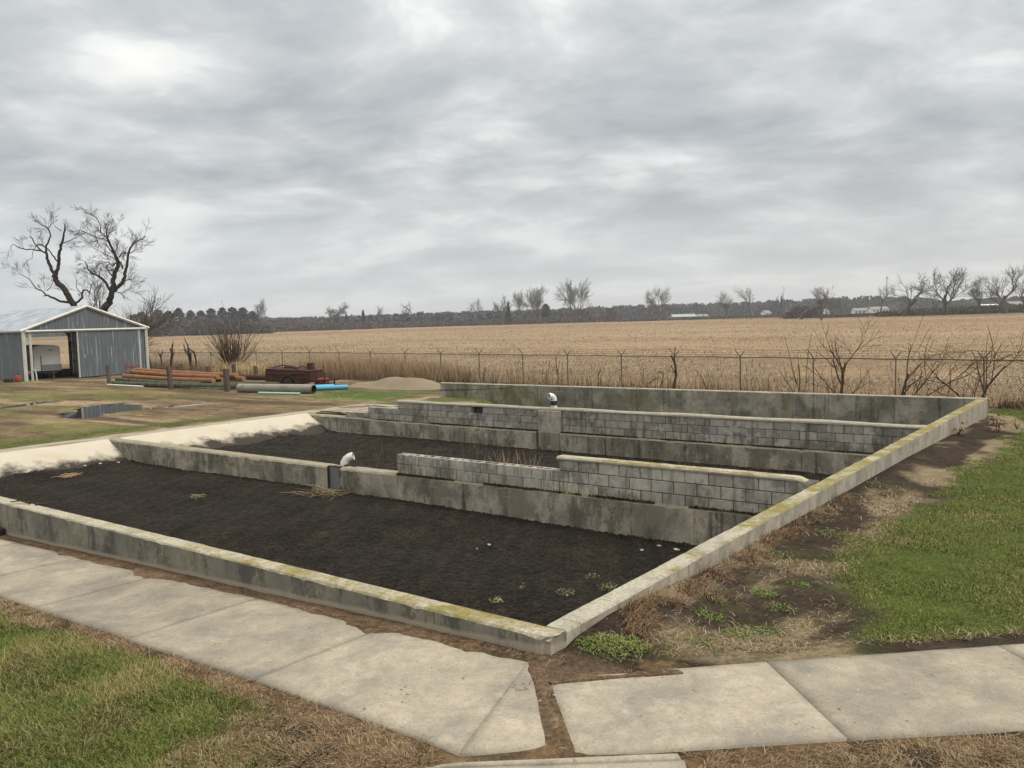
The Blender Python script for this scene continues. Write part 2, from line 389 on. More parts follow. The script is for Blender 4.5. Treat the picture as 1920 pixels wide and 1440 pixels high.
def rust_fn(k):
    P = k.pos(); n = k.noise(P, 3, 8, .7, .3); n2 = k.noise(P, 14, 6, .7)
    c = k.mix(k.ramp(n, [(.35, 0), (.65, 1)]), (.035, .019, .015), (.085, .034, .023))
    c = k.mix(k.ramp(n2, [(.55, 0), (.75, .7)]), c, (.13, .05, .03))
    c = k.mix(k.ramp(k.noise(P, 1.7, 4), [(.62, 0), (.7, .6)]), c, (.10, .09, .10))
    return {'Base Color': c, 'Normal': k.bump(n2, .5, .01)}
M['rust'] = new_mat('rusty_sheet', rust_fn, .85, .2)
def simple(name, c1, c2=None, sc=4, rough=.6, spec=.3, metal=0., dirt=0.):
    c2 = c2 or tuple(q*.8 for q in c1)
    def fn(k):
        P = k.pos(); c = k.mix(k.noise(P, sc, 6, .65), c1, c2)
        if dirt: c = k.mix(k.ramp(k.noise(P, 2.5, 7, .65), [(.5, 0), (.7, dirt)]), c, (.12, .10, .075))
        return c
    return new_mat(name, fn, rough, spec, metal)
def siding_fn(k):
    P = k.pos(); x, y, z = k.sep(P)
    c = k.mix(k.noise(P, .8, 6, .6), (.105, .122, .138), (.15, .168, .184))
    s = k.noise(k.vmul(P, (3.2, 3.2, .16)), 1.3, 7, .62)
    s2 = k.noise(k.vmul(P, (5., 5., .3)), 1.6, 6, .6)
    c = k.mix(k.ramp(s, [(.56, 0), (.66, .5)]), c, (.33, .37, .41))
    c = k.mix(k.ramp(s2, [(.60, 0), (.66, .8)]), c, (.50, .53, .55))
    c = k.mix(k.ramp(k.noise(P, .5, 5), [(.5, 0), (.7, .35)]), c, (.12, .125, .13))
    rib = k.math('PINGPONG', y, .1145); c = k.mix(k.ramp(rib, [(.0, .45), (.022, 0)]), c, (.06, .07, .08))
    return c
M['siding'] = new_mat('galvanised_siding', siding_fn, .55, .4, .25)
def roof_fn(k):
    P = k.pos(); s = k.noise(k.vmul(P, (1.1, 1.1, .3)), 1.3, 7, .6)
    c = k.mix(k.ramp(s, [(.35, 0), (.65, 1)]), (.21, .245, .285), (.36, .40, .44))
    return c
M['roof'] = new_mat('galvanised_roof', roof_fn, .5, .4, .3)
M['white_trim'] = simple('white_trim', (.62, .62, .58), (.5, .5, .46), 3, .6, .3, dirt=.3)
M['dark'] = simple('dark_interior', (.03, .028, .026), (.05, .045, .04), 5, .9, .1)
M['pvc'] = simple('white_pvc', (.72, .71, .67), (.62, .61, .57), 6, .4, .4, dirt=.35)
M['rubber'] = simple('black_rubber', (.018, .019, .024), (.03, .03, .035), 9, .6, .3)
M['galv'] = simple('galvanised_post', (.19, .175, .155), (.085, .066, .05), 8, .6, .3, .2)
M['wire'] = simple('weathered_wire', (.11, .095, .08), (.075, .062, .052), 8, .7, .2, .1)
M['rail'] = simple('rusty_rail', (.10, .075, .06), (.16, .13, .11), 4, .7, .2, .1)
M['plate'] = simple('gate_plate', (.16, .165, .165), (.22, .225, .225), 10, .6, .3, .3, dirt=.3)
M['blue_pipe'] = simple('blue_pvc', (.06, .32, .48), (.10, .38, .54), 3, .4, .35, dirt=.15)
M['green_pipe'] = simple('green_pvc', (.26, .46, .33), (.32, .52, .38), 5, .45, .35)
M['grey_pipe'] = simple('corrugated_pipe', (.30, .28, .245), (.20, .185, .16), 2.5, .7, .2, dirt=.5)
M['red'] = simple('faded_red_paint', (.30, .05, .04), (.2, .05, .04), 6, .7, .2)
M['white_paint'] = simple('trailer_white', (.42, .415, .39), (.36, .355, .33), 2, .5, .3)
M['grey_panel_and_shade'] = simple('trailer_grey_and_shade', (.17, .18, .19), None, 3, .4, .4, .2)  # shade of the trailer sides put into the colour; rock guard really grey
M['house_white'] = simple('white_house_wall', (.78, .78, .76), None, .05, .8, .1)
M['teal_roof'] = simple('pale_teal_roof', (.32, .42, .38), None, .05, .7, .2)
M['grey_roof'] = simple('grey_shingle', (.26, .25, .24), None, .05, .9, .1)
M['brown_barn'] = simple('brown_barn_wall', (.14, .10, .08), None, .05, .9, .1)
M['sand'] = new_mat('sand', lambda k: {'Base Color': k.mix(k.noise(k.pos(), 1.1, 8, .65), (.18, .145, .10), (.275, .225, .16)), 'Normal': k.bump(k.noise(k.pos(), 12, 7, .7), .6, .05)}, 1., .05)
M['water'] = new_mat('puddle_water', lambda k: {'Base Color': (.03, .03, .03), 'Normal': k.bump(k.noise(k.pos(), 3, 3), .05, .01)}, .04, .5)
M['litter'] = simple('white_litter', (.55, .52, .47), (.42, .39, .34), 20, .7, .2)

# ------------------------------------------------------------------ ground sheet
TH, LY, Y2, Y3 = .177, 20.86, 7.11, 14.41
HX0, HX1, HY0, HY1 = -20.9, -.11, .11, 20.75
def geo_steps(a, b, n): return list(np.geomspace(a, b, n))
def gxs():
    xs = [-v for v in geo_steps(110, 3300, 28)][::-1] + list(np.arange(-100, -61, 2.)) + list(np.arange(-60, -24, .45))
    xs += list(np.arange(-39.9, -26, .18)) + list(np.arange(-24, -21, .15)) + [HX0] + list(np.arange(-20.6, -7, .3)) + list(np.arange(-7, -.15, .08)) + [HX1] + list(np.arange(0, 4, .06)) + list(np.arange(4, 9, .4)) + geo_steps(9.5, 2900, 38)
    return np.array(sorted(set(np.round(xs, 4))))
def gys():
    ys = [-v for v in geo_steps(6, 300, 14)][::-1] + list(np.arange(-5.2, 0, .08)) + [HY0] + list(np.arange(.2, 4, .07)) + list(np.arange(4, 20.6, .12)) + [HY1] + list(np.arange(20.9, 30, .2)) + list(np.arange(30.5, 62, 1.)) + geo_steps(65, 3200, 46)
    return np.array(sorted(set(np.round(ys, 4))))
LAWN_Y = [.6, 1.0, 1.9, 3, 4, 5.6, 7, 10, 14, 17, 20, 21.3, 22.2]
LAWN_X = [3.0, 2.4, 1.66, 1.36, 1.2, .98, 1.0, 1.05, 1.15, 1.2, 1.1, .4, -.2]
def lawn_mask(x, y):
    """green lawn to the right of the tank, and the foreground lawn left of the walk"""
    xb = np.interp(y, LAWN_Y, LAWN_X)
    n = (fbm(x*2.2, y*1.6, 3, 4)-.5)*.9
    m = sstep(-.22, .26, x-xb+n*1.2)*(y > .5)*(y < 24.4)
    # keep it behind the right-hand walk
    m = m*sstep(.02, .12, (y-1.13)-(x-1.32)*1.0 + n*.15)
    return m
def front_mask(x, y):
    n = (fbm(x*1.7, y*1.7, 9, 4)-.5)
    e = -1.62 - y                       # distance in front of the walk edge
    m = sstep(0, .12, e + n*.3)*sstep(-1.05, -1.9, x + (y+1.4)*.76 + n*1.4)
    m = m*sstep(.04, .22, e + n*.35 + sstep(-5.2, -4.2, x)*.22)
    return m
def field_edge(x, y):
    """range of the far edge of the field along this bearing"""
    az = np.arctan2((x-CAM[0])*RT[0]+(y-CAM[1])*RT[1], (x-CAM[0])*FW[0]+(y-CAM[1])*FW[1])
    return np.interp(az, [-.55, -.34, -.2, -.1, 0, .1, .2, .35, .48, .6], [420, 520, 560, 590, 560, 540, 520, 380, 345, 340])
C_SOIL = np.array((.046, .035, .026)); C_BROWN = np.array((.16, .115, .07)); C_STRAW = np.array((.30, .24, .15))
C_GREEN = np.array((.075, .095, .024)); C_FIELD = np.array((.29, .215, .138)); C_DULL = np.array((.20, .16, .095))
def lerp(a, b, t): return a*(1-t[..., None]) + b*t[..., None]
def ground_color(x, y):
    sh = x.shape; n1 = fbm(x*.25, y*.25, 21, 5); n2 = fbm(x*1.3, y*1.3, 22, 5); n3 = fbm(x*.07, y*.2, 23, 4)
    c = np.broadcast_to(C_BROWN, sh+(3,)).copy()
    # ---- muddy yard to the left
    a = sstep(.35, .62, fbm(x*.12+3, y*.45, 31, 5)); c = lerp(c, np.array((.27, .20, .125)), a)
    a = sstep(.52, .62, fbm(x*.16, y*.9+5, 32, 5)); c = lerp(c, np.array((.085, .06, .042)), a*.9)
    a = sstep(.55, .62, fbm(x*.35, y*2.2+5, 34, 4)); c = lerp(c, np.array((.10, .07, .048)), a*.7)
    a = sstep(.55, .66, fbm(x*.14+9, y*.6, 33, 5))*sstep(-62, -50, x); c = lerp(c, np.array((.13, .13, .045)), a*.7)
    # green verge beside the apron, green by the poles and in front of the mound
    a = np.exp(-((x+22.6+(n2-.5)*1.2)/.75)**2)*sstep(13.5, 11, y); c = lerp(c, np.array((.085, .10, .03)), np.clip(a*1.1, 0, 1))
    a = np.exp(-((x+38)/7.5)**2)*np.exp(-((y-17.3+(n2-.5)*2)/1.1)**2); c = lerp(c, np.array((.125, .125, .04)), np.clip(a*.85, 0, 1))
    a = np.exp(-((x+24.3)/3.2)**2)*np.exp(-((y-20.6+(n2-.5)*2)/1.9)**2); c = lerp(c, np.array((.085, .115, .032)), np.clip(a*1.5, 0, 1))
    # ---- field beyond the fence
    f = sstep(-.2, 1., y - 24.3 + .128*x + (n2-.5)*1.2)
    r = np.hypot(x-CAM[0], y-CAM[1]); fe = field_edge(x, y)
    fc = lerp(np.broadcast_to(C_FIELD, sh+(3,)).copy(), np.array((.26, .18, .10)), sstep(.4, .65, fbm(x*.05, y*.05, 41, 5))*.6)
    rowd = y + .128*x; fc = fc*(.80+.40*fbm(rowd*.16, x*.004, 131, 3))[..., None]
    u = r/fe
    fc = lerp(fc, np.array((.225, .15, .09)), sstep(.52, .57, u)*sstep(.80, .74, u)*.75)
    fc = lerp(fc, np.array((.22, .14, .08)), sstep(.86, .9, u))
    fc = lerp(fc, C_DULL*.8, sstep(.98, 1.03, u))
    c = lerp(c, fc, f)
    # ---- right bank
    right = ((x > -.3) & (y < 24.2) & (y > -3)).astype(float)
    rc = np.broadcast_to(C_SOIL, sh+(3,)).copy()
    a = sstep(.46, .66, fbm(x*1.6, y*1.1, 51, 5) + .16*np.exp(-((x-np.interp(y, LAWN_Y, LAWN_X)+.22)/.25)**2) - .03*(y < 2) - .07*sstep(2.5, 5, y)*(x < np.interp(y, LAWN_Y, LAWN_X)-.35)); rc = lerp(rc, C_STRAW*.7, a)
    a = sstep(.50, .62, fbm(x*3.1, y*2.6, 52, 4))*sstep(.15, .4, x)*sstep(6, 3, y); rc = lerp(rc, C_GREEN, a*.25)
    rc = lerp(rc, C_GREEN, lawn_mask(x, y))
    c = lerp(c, rc, right)
    # ---- foreground
    fr = (y < -1.2).astype(float)*(x < .6)
    gc = np.broadcast_to(np.array((.15, .10, .055)), sh+(3,)).copy()
    gc = lerp(gc, np.array((.05, .036, .025)), sstep(.58, .66, fbm(x*2, y*2, 61, 4)))
    gc = lerp(gc, np.array((.06, .075, .02)), front_mask(x, y)*sstep(.38, .6, n2+.1))
    c = lerp(c, gc, fr)
    br = ((x > .5) & (y < x*.62)).astype(float)
    bc = lerp(np.broadcast_to(np.array((.135, .09, .05)), sh+(3,)).copy(), np.array((.05, .036, .025)), sstep(.5, .62, fbm(x*3, y*3, 62, 4)))
    c = lerp(c, bc, br*(y < 1.2))
    # dirt right beside the near wall and at the corner between the walks
    a = (np.abs(x+1.5) < 12)*(y < .12)*(y > -1.5)*(x < .7); c = lerp(c, np.array((.10, .072, .048)), a.astype(float))
    return c
def build_ground():
    xs, ys = gxs(), gys(); X, Y = np.meshgrid(xs, ys)
    Z = gz(X, Y)
    yard = sstep(-21.5, -26, X) + sstep(22.5, 26, Y)
    Z = Z + (fbm(X*.2, Y*.35, 71, 4)-.5)*.10*np.clip(yard, 0, 1)*sstep(0, -21, X) + (fbm(X*1.7, Y*1.7, 72, 3)-.5)*.045*((X > .1) & (Y > .6))
    Z = Z + .022*sstep(-.8, -.4, X)*sstep(1.3, .9, X)*sstep(-1.5, -1.2, Y)*sstep(.5, .1, Y) + .018*(X < -.3)*sstep(-.22, -.1, Y)*(Y < .3)
    for hx, hy, ha, hb, ang in ((-30.6, 12.0, 2.7, 1.25, 2.35), (-28.9, 14.1, 1.7, .55, 1.5), (-36.8, 11.6, 2.0, .5, 2.1)):
        u = (X-hx)*math.cos(ang)+(Y-hy)*math.sin(ang); v = -(X-hx)*math.sin(ang)+(Y-hy)*math.cos(ang)
        q = np.sqrt((u/ha)**2+(v/hb)**2)+(fbm(X*.9, Y*.9, 73, 4)-.5)*1.1
        w = sstep(1.5, .6, q); Z = Z*(1-w)+w*(-.56+(fbm(X*2.2, Y*2.2, 74, 3)-.5)*.05)
    C = ground_color(X, Y).reshape(-1, 3)
    nx = len(xs); V = np.stack([X, Y, Z], -1).reshape(-1, 3)
    i, j = np.meshgrid(np.arange(nx-1), np.arange(len(ys)-1)); a = (j*nx+i).ravel()
    cxm = (xs[:-1]+xs[1:])/2; cym = (ys[:-1]+ys[1:])/2; CX, CY = np.meshgrid(cxm, cym)
    keep = ~((CX > HX0) & (CX < HX1) & (CY > HY0) & (CY < HY1)).ravel()
    F = np.stack([a, a+1, a+nx+1, a+nx], 1)[keep]
    tag(mesh_np('ground', V, F, M['ground'], C, smooth=True), kind='structure')
build_ground()

# ------------------------------------------------------------------ tank walls
def wall_sweep(mb, x0, x1, y0, y1, zb, zt, axis='x', step=.1, amp=.006, seed=1, chip=None, cham=.014):
    """wall along axis, with a worn, slightly uneven arris; chip(x,y,z)->(x,y,z) reshapes points"""
    a0, a1 = (x0, x1) if axis == 'x' else (y0, y1); b0, b1 = (y0, y1) if axis == 'x' else (x0, x1)
    n = max(2, int(abs(a1-a0)/step)); vs = []; m = None
    zfun = zt if callable(zt) else (lambda a: zt)
    for i in range(n+1):
        a = a0+(a1-a0)*i/n; t = zfun(a)
        nn = lambda q: (float(fbm(a*4.3, q*7.7, seed, 3))-.5)*2*amp
        nb = lambda q: max(0, float(vnoise(a*9., q*3.1, seed+40))-.72)*amp*7
        sec = [(b0, zb), (b0, (zb+t)/2), (b0-nn(1)*.4, t-cham-abs(nn(2))-nb(1)), (b0+cham+abs(nn(3))+nb(1)*.7, t+nn(4)*.5), ((b0+b1)/2, t+nn(5)*.7),
               (b1-cham-abs(nn(6)), t+nn(7)*.5), (b1+nn(8)*.4, t-cham-abs(nn(9))), (b1, (zb+t)/2), (b1, zb)]
        m = len(sec)
        for b, zc in sec:
            q = (a, b, zc) if axis == 'x' else (b, a, zc)
            vs.append(chip(*q) if chip else q)
    fl = axis == 'x'
    fs = []
    for i in range(n):
        for q in range(m-1):
            f = (i*m+q, i*m+m+q, i*m+m+q+1, i*m+q+1); fs.append(f if fl else f[::-1])
    fs.append(tuple(range(m))[::1 if fl else -1]); fs.append(tuple(n*m+q for q in range(m))[::-1 if fl else 1])
    mb.add(vs, fs)
def near_chip(x, y, z):
    dd = math.sqrt((x/.16)**2 + ((y)/.14)**2 + ((z-TH)/.11)**2)
    if dd < 1:
        w = (1-dd)*.075*(.6+.8*float(vnoise(x*40, z*40+y*30, 5))); return (x-w*.8, y+w, z-w*.45)
    return (x, y, z)
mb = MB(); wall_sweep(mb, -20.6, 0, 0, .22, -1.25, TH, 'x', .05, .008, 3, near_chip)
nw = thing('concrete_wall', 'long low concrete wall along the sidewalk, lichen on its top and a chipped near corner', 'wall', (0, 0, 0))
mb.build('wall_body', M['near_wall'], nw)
mb = MB()      # round form-tie scar near the corner: a shallow ring
for q in range(14):
    a0, a1 = 2*math.pi*q/14, 2*math.pi*(q+1)/14
    for (r0, r1, yy0, yy1) in ((.050, .036, -.004, -.004), (.036, .034, -.004, .004)):
        P = [(-.48+r*math.cos(a), yy, .05+r*math.sin(a)) for a, r, yy in ((a0, r0, yy0), (a1, r0, yy0), (a1, r1, yy1), (a0, r1, yy1))]
        mb.add(P, [(0, 1, 2, 3)])
mb.add([(-.48+.034*math.cos(2*math.pi*q/14), -.002, .05+.034*math.sin(2*math.pi*q/14)) for q in range(14)], [tuple(range(14))])
mb.build('plugged_hole', M['near_wall'], nw)
rw = thing('concrete_wall', 'pale concrete wall running back from the chipped corner, yellow-green lichen along its top', 'wall', (0, .22, 0))
segs = [(.223, .43), (.437, 1.02), (1.026, 6.9), (6.906, 13.2), (13.206, LY-.222)]
for i, (a, b) in enumerate(segs):
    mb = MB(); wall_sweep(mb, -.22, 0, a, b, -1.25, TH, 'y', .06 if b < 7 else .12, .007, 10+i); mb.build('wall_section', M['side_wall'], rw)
fw = thing('concrete_wall', 'far concrete wall of the tank below the fence, stained dark with a green patch', 'wall', (-10, LY, 0))
for i, (a, b) in enumerate([(-19.84, -14.2), (-14.193, -9.05), (-9.043, -4.2), (-4.193, 0)]):
    mb = MB(); wall_sweep(mb, a, b, LY-.22, LY, -1.6, TH, 'x', .12, .012, 20+i, None, .02); mb.build('wall_section', M['far_wall'], fw)
# diagonal crack bar on its left end
mb = MB(); mb.tube([(-19.86, LY-.228, -.13), (-18.6, LY-.226, -.08), (-17.2, LY-.226, -.01), (-16.1, LY-.226, .05)], [.018, .012, .009, .004], 5); mb.build('crack', M['dark'], fw)

def blocks(mb, x0, x1, yf, thick, z0, courses, seed, skip=(), open_top=None, shade=1.):
    """running-bond block courses; courses = list of (k, xa, xb); open_top(k, x) -> True when the cores show"""
    BL, BH, G = .4064, .2032, .014; r = random.Random(seed)
    for k_, xa, xb in courses:
        off = .5*(k_ % 2)*BL + x0
        i = math.floor((xa-off)/BL); z = z0+k_*BH
        while True:
            a = off+i*BL; b = a+BL; i += 1
            if a >= xb-.03: break
            a, b = max(a, xa), min(b, xb)
            if b-a < .06: continue
            if any(kk == k_ and a < sx < b for kk, sx in skip): continue
            g = r.uniform(.72, 1.18)*shade; t = r.uniform(-.04, .04)
            mb.cur = (g*(1+t), g, g*(1-t*.6))
            L = b-a-G; cx_, ox = (a+b)/2, r.uniform(-.0035, .0035)
            if open_top and open_top(k_, cx_):
                yc = yf+thick/2+ox; s = .032
                for dy in (-(thick-s)/2, (thick-s)/2): mb.box((cx_, yc+dy, z+BH/2), (L, s, BH-G), bev=.003)
                for dx in (-(L-s)/2, 0, (L-s)/2): mb.box((cx_+dx, yc, z+BH/2-.001*r.random()), (s, thick-2*s-.001, BH-G-.004))
            else:
                mb.box((cx_, yf+thick/2+ox, z+BH/2), (L, thick, BH-G), bev=.005)
    mb.cur = (1, 1, 1)
def mortar(mb, xa, xb, yf, thick, z0, z1):
    mb.cur = (.24, .22, .19); mb.box(((xa+xb)/2, yf+thick/2, (z0+z1)/2), (xb-xa, thick-.024, z1-z0)); mb.cur = (1, 1, 1)
# --- middle divider wall
w2 = thing('divider_wall', 'front divider wall in the tank, pale blocks in a step on a concrete footing, cap on the right half', 'wall', (-10, Y2, -.97))
def foot_top(x): return -.465 + max(0, (x+11))*.0068
mb = MB(); wall_sweep(mb, -20.55, -10.95, Y2-.06, Y2+.30, -1.3, foot_top, 'x', .12, .016, 30, None, .03); mb.build('footing', M['footing'], w2)
mb = MB(); wall_sweep(mb, -10.55, -.225, Y2-.06, Y2+.30, -1.3, foot_top, 'x', .12, .016, 31, None, .03); mb.build('footing', M['footing'], w2)
mb = MB(); B0 = -.438
blocks(mb, -8.82, 0, Y2, .2, B0, [(0, -8.82, -.23), (1, -8.82, -.23), (2, -4.78, -.23)], 5, open_top=lambda k_, x: k_ == 1 and x < -4.8, shade=1.12)
mortar(mb, -8.80, -4.8, Y2, .2, B0-.03, B0+.2032*1-.01); mortar(mb, -4.76, -.24, Y2, .2, B0-.03, B0+.2032*3-.006)
mb.build('block_courses', M['block'], w2)
mb = MB(); wall_sweep(mb, -4.80, -.26, Y2-.02, Y2+.22, B0+.2032*3-.004, lambda a: .222 - .10*sstep(-.55, -.26, a), 'x', .07, .012, 33, None, .035); mb.build('mortar_cap', M['cap'], w2)
# --- rear divider wall
w3 = thing('divider_wall', 'rear divider wall in the tank, dark stained blocks with a thin pale cap and white pipe', 'wall', (-10, Y3, -1.03))
mb = MB(); wall_sweep(mb, -20.4, -10.46, Y3-.10, Y3+.30, -1.4, lambda a: -.50-.04*sstep(-19, -15, a), 'x', .12, .018, 40, None, .03); mb.build('footing', M['footing'], w3)
mb = MB(); wall_sweep(mb, -9.62, -.225, Y3-.10, Y3+.30, -1.4, -.54, 'x', .12, .018, 41, None, .03); mb.build('footing', M['footing'], w3)
B3 = -.525; mb = MB()
blocks(mb, -18.6, 0, Y3, .2, B3, [(0, -18.6, -10.42), (1, -17.5, -10.42), (2, -16.1, -10.42), (0, -9.62, -.23), (1, -9.62, -.23), (2, -9.62, -.23)], 6, skip=((2, -12.6),), shade=.86)
mortar(mb, -18.58, -17.5, Y3, .2, B3-.03, B3+.19); mortar(mb, -17.48, -16.1, Y3, .2, B3-.03, B3+.39)
mortar(mb, -16.08, -12.85, Y3, .2, B3-.03, B3+.6); mortar(mb, -12.85, -12.4, Y3, .2, B3-.03, B3+.4); mortar(mb, -12.4, -10.44, Y3, .2, B3-.03, B3+.6); mortar(mb, -9.6, -.24, Y3, .2, B3-.03, B3+.6)
mb.build('block_courses', M['block'], w3)
mb = MB(); mb.box((-12.62, Y3+.12, B3+.5), (.40, .10, .19)); mb.build('broken_block', simple('red_brown_rubble', (.09, .035, .02), (.05, .025, .015), 20, .9), w3)
mb = MB(); mb.cur = (.95, .93, .86); mb.box((-10.02, Y3+.07, -.46), (.79, .30, 1.06), bev=.012); mb.cur = (1, 1, 1); mb.build('pier', M['block'], w3)
mb = MB(); mb.cur = (.62, .58, .52); mb.box((-9.99, Y3-.01, -1.12), (.66, .2, 1.16), bev=.01); mb.cur = (1, 1, 1); mb.build('gate_infill', M['block'], w3)
mb = MB(); mb.box((-10.40, Y3-.06, -.98), (.035, .06, .92)); mb.build('gate_slot_strip', M['galv'], w3)
mb = MB(); wall_sweep(mb, -16.12, -.235, Y3-.02, Y3+.23, B3+.2032*3-.004, lambda a: .146+.010*math.sin(a*1.9), 'x', .09, .010, 43, None, .03); mb.build('mortar_cap', M['pale_cap'], w3)

# --- sluice plate and white pipes
t = thing('sluice_gate', 'grey steel sluice plate closing the gap in the front divider wall', 'sluice gate', (-10.75, Y2, -1.0))
mb = MB(); mb.box((-10.75, Y2+.0, -.80), (.375, .02, .68)); mb.build('gate_plate', M['plate'], t)
for sx in (-10.945, -10.555):
    mb = MB(); mb.box((sx, Y2-.03, -.82), (.022, .06, .72)); mb.build('guide_rail', M['dark'], t)
mb = MB(); mb.box((-10.75, Y2-.002, -.452), (.42, .03, .018)); mb.build('top_bar', M['rust'], t)
mb = MB(); mb.box((-10.75, Y2+.2, -.84), (.388, .22, .72)); mb.build('back_plug', M['footing'], t)
def elbow(p0, r, az, rise, turn=math.pi*.62, n=9, R_=.17):
    """vertical pipe ending in a bend towards azimuth az"""
    pts = [Vector(p0), Vector(p0)+Vector((0, 0, rise))]; c = pts[1]; dv = Vector((math.cos(az), math.sin(az), 0))
    for i in range(1, n+1):
        a = turn*i/n; pts.append(c + dv*(R_*(1-math.cos(a))) + Vector((0, 0, R_*math.sin(a))))
    return pts
t = thing('vent_pipe', 'white plastic pipe elbow leaning over the sluice plate on the front divider wall', 'pipe', (-10.7, Y2+.3, -.47))
mb = MB(); pts = [(-10.74, Y2+.25, -.47), (-10.73, Y2+.26, -.40), (-10.70, Y2+.29, -.335), (-10.64, Y2+.33, -.285), (-10.57, Y2+.38, -.26)]
mb.pipe(pts, .09, .075, 18); mb.build('pipe_bend', M['pvc'], t)
mb = MB(); mb.tube([(-10.66, Y2+.2, -.455), (-10.5, Y2+.26, -.445), (-10.25, Y2+.2, -.425)], [.02, .03, .016], 7); mb.build('wire_wrap', M['dark'], t)
t = thing('vent_pipe', 'white plastic pipe with a black band, hooked over, on the rear divider wall', 'pipe', (-9.98, Y3+.1, .15))
pts = elbow((-9.96, Y3+.10, .34), .09, math.radians(245), .02, math.pi*.56, 10, .12)
mb = MB(); mb.pipe([(-9.96, Y3+.10, .12), (-9.96, Y3+.10, .22)], .092, .075, 20); mb.build('lower_pipe', M['pvc'], t)
mb = MB(); mb.tube([(-9.96, Y3+.10, .215), (-9.96, Y3+.10, .345)], .098, 20); mb.build('rubber_coupling', M['rubber'], t)
mb = MB(); mb.pipe(pts, .093, .076, 20); mb.build('pipe_bend', M['pvc'], t)

# ------------------------------------------------------------------ dried sludge beds
def sludge(name, xa, xb, ya, yb, z0, step, cell, seed, ragged):
    xs = np.arange(xa, xb+step*.5, step); ys = np.arange(ya, yb+step*.5, step); X, Y = np.meshgrid(xs, ys)
    wx = X + (fbm(X*6, Y*6, seed+5, 2)-.5)*cell*.9; wy = Y + (fbm(X*6+9, Y*6, seed+6, 2)-.5)*cell*.9
    gx, gy = np.floor(wx/cell), np.floor(wy/cell); f1 = np.full(X.shape, 9.); f2 = f1.copy(); hid = np.zeros(X.shape)
    for dx in (-1, 0, 1):
        for dy in (-1, 0, 1):
            cx_, cy_ = gx+dx, gy+dy
            px_ = (cx_+.15+.7*_hash(cx_, cy_, seed))*cell; py_ = (cy_+.15+.7*_hash(cx_, cy_, seed+1))*cell
            dd = np.hypot(wx-px_, wy-py_); h = _hash(cx_, cy_, seed+2)
            c1 = dd < f1; f2 = np.where(c1, f1, np.minimum(f2, dd)); hid = np.where(c1, h, hid); f1 = np.where(c1, dd, f1)
    crack = sstep(0, cell*.5, f2-f1)
    smooth = sstep(.44, .66, fbm(X*.35, Y*.5, seed+8, 4))           # patches where the crust has slumped smooth
    Z = z0 + (fbm(X*.3, Y*.45, seed+3, 4)-.5)*.09 + ((hid-.5)*.022 + (crack-1)*.030)*(1-.6*smooth) + (fbm(X*11, Y*11, seed+4, 2)-.5)*.026
    Z = Z + sstep(xa+2.2, xa, X)*(fbm(X*1.2, Y*1.1, seed+9, 4)-.42)*ragged
    rows = np.sin((X*.86+Y*.5)*2*math.pi/.42+fbm(X*.5, Y*.5, seed+12, 2)*5); Z = Z+.003*rows; shade = (.70+.7*hid)*(.20+.95*crack)*(1+.10*rows)*(.8+.4*fbm(X*14, Y*14, seed+7, 2))
    C = np.stack([shade]*3, -1)*np.array((1, 1, 1)); C = C.reshape(-1, 3)
    nx = len(xs); i, j = np.meshgrid(np.arange(nx-1), np.arange(len(ys)-1)); a = (j*nx+i).ravel()
    o = mesh_np(name, np.stack([X, Y, Z], -1).reshape(-1, 3), np.stack([a, a+1, a+nx+1, a+nx], 1), M['mud'], C, smooth=False)
    return tag(o, kind='structure')
sludge('sludge_bed', -20.7, -.21, .21, Y2-.05, -.985, .028, .074, 101, .55)
sludge('sludge_bed', -20.7, -.21, Y2+.29, Y3-.08, -1.03, .06, .14, 131, .8)
sludge('sludge_bed', -20.7, -.21, Y3+.29, LY-.2, -1.25, .25, .4, 161, .3)

# ------------------------------------------------------------------ sloped slab and concrete apron at the left end
def strip_mesh(name, prof, ya, yb, step, mat, kind='structure', amp=.01, seed=3):
    ys = np.arange(ya, yb+step*.5, step); V = []; m = len(prof)
    for y in ys:
        for q, (x, z) in enumerate(prof): V.append((x+(float(fbm(y*.8, q*5.1, seed, 4))-.5)*amp*8, y, z+(float(fbm(y*1.5, q*3.3, seed+1, 3))-.5)*amp*2))
    F = [(i*m+q, i*m+q+1, i*m+m+q+1, i*m+m+q) for i in range(len(ys)-1) for q in range(m-1)]
    return tag(mesh_np(name, V, F, mat, np.ones((len(V), 3))), kind=kind)
sl = [(-20.62, -.455), (-20.45, -.50), (-20.1, -.67), (-19.6, -.92), (-19.2, -1.12), (-19.0, -1.25)]
for ya, yb, sd_ in ((.2, Y2-.06, 3), (Y2+.32, Y3-.13, 8), (Y3+.32, LY-.2, 12)): strip_mesh('spillway_slab', sl, ya, yb, .3, M['spill'], seed=sd_, amp=.006)
strip_mesh('concrete_apron', [(-21.40, -.52), (-21.38, -.448), (-21.0, -.44), (-20.66, -.452), (-20.60, -.47), (-20.60, -.7)], -2.5, 13.2, .3, M['apron'], amp=.012, seed=14)
strip_mesh('concrete_apron', [(-21.2, -.52), (-21.15, -.445), (-20.5, -.43), (-19.0, -.435), (-18.3, -.45), (-18.2, -.7)], 15.0, 17.6, .2, M['apron'], amp=.03, seed=24)
strip_mesh('concrete_apron', [(-21.36, -.52), (-21.32, -.452), (-20.95, -.442), (-20.66, -.452), (-20.60, -.47), (-20.60, -.7)], 13.1, 15.1, .3, M['apron'], amp=.012, seed=34)

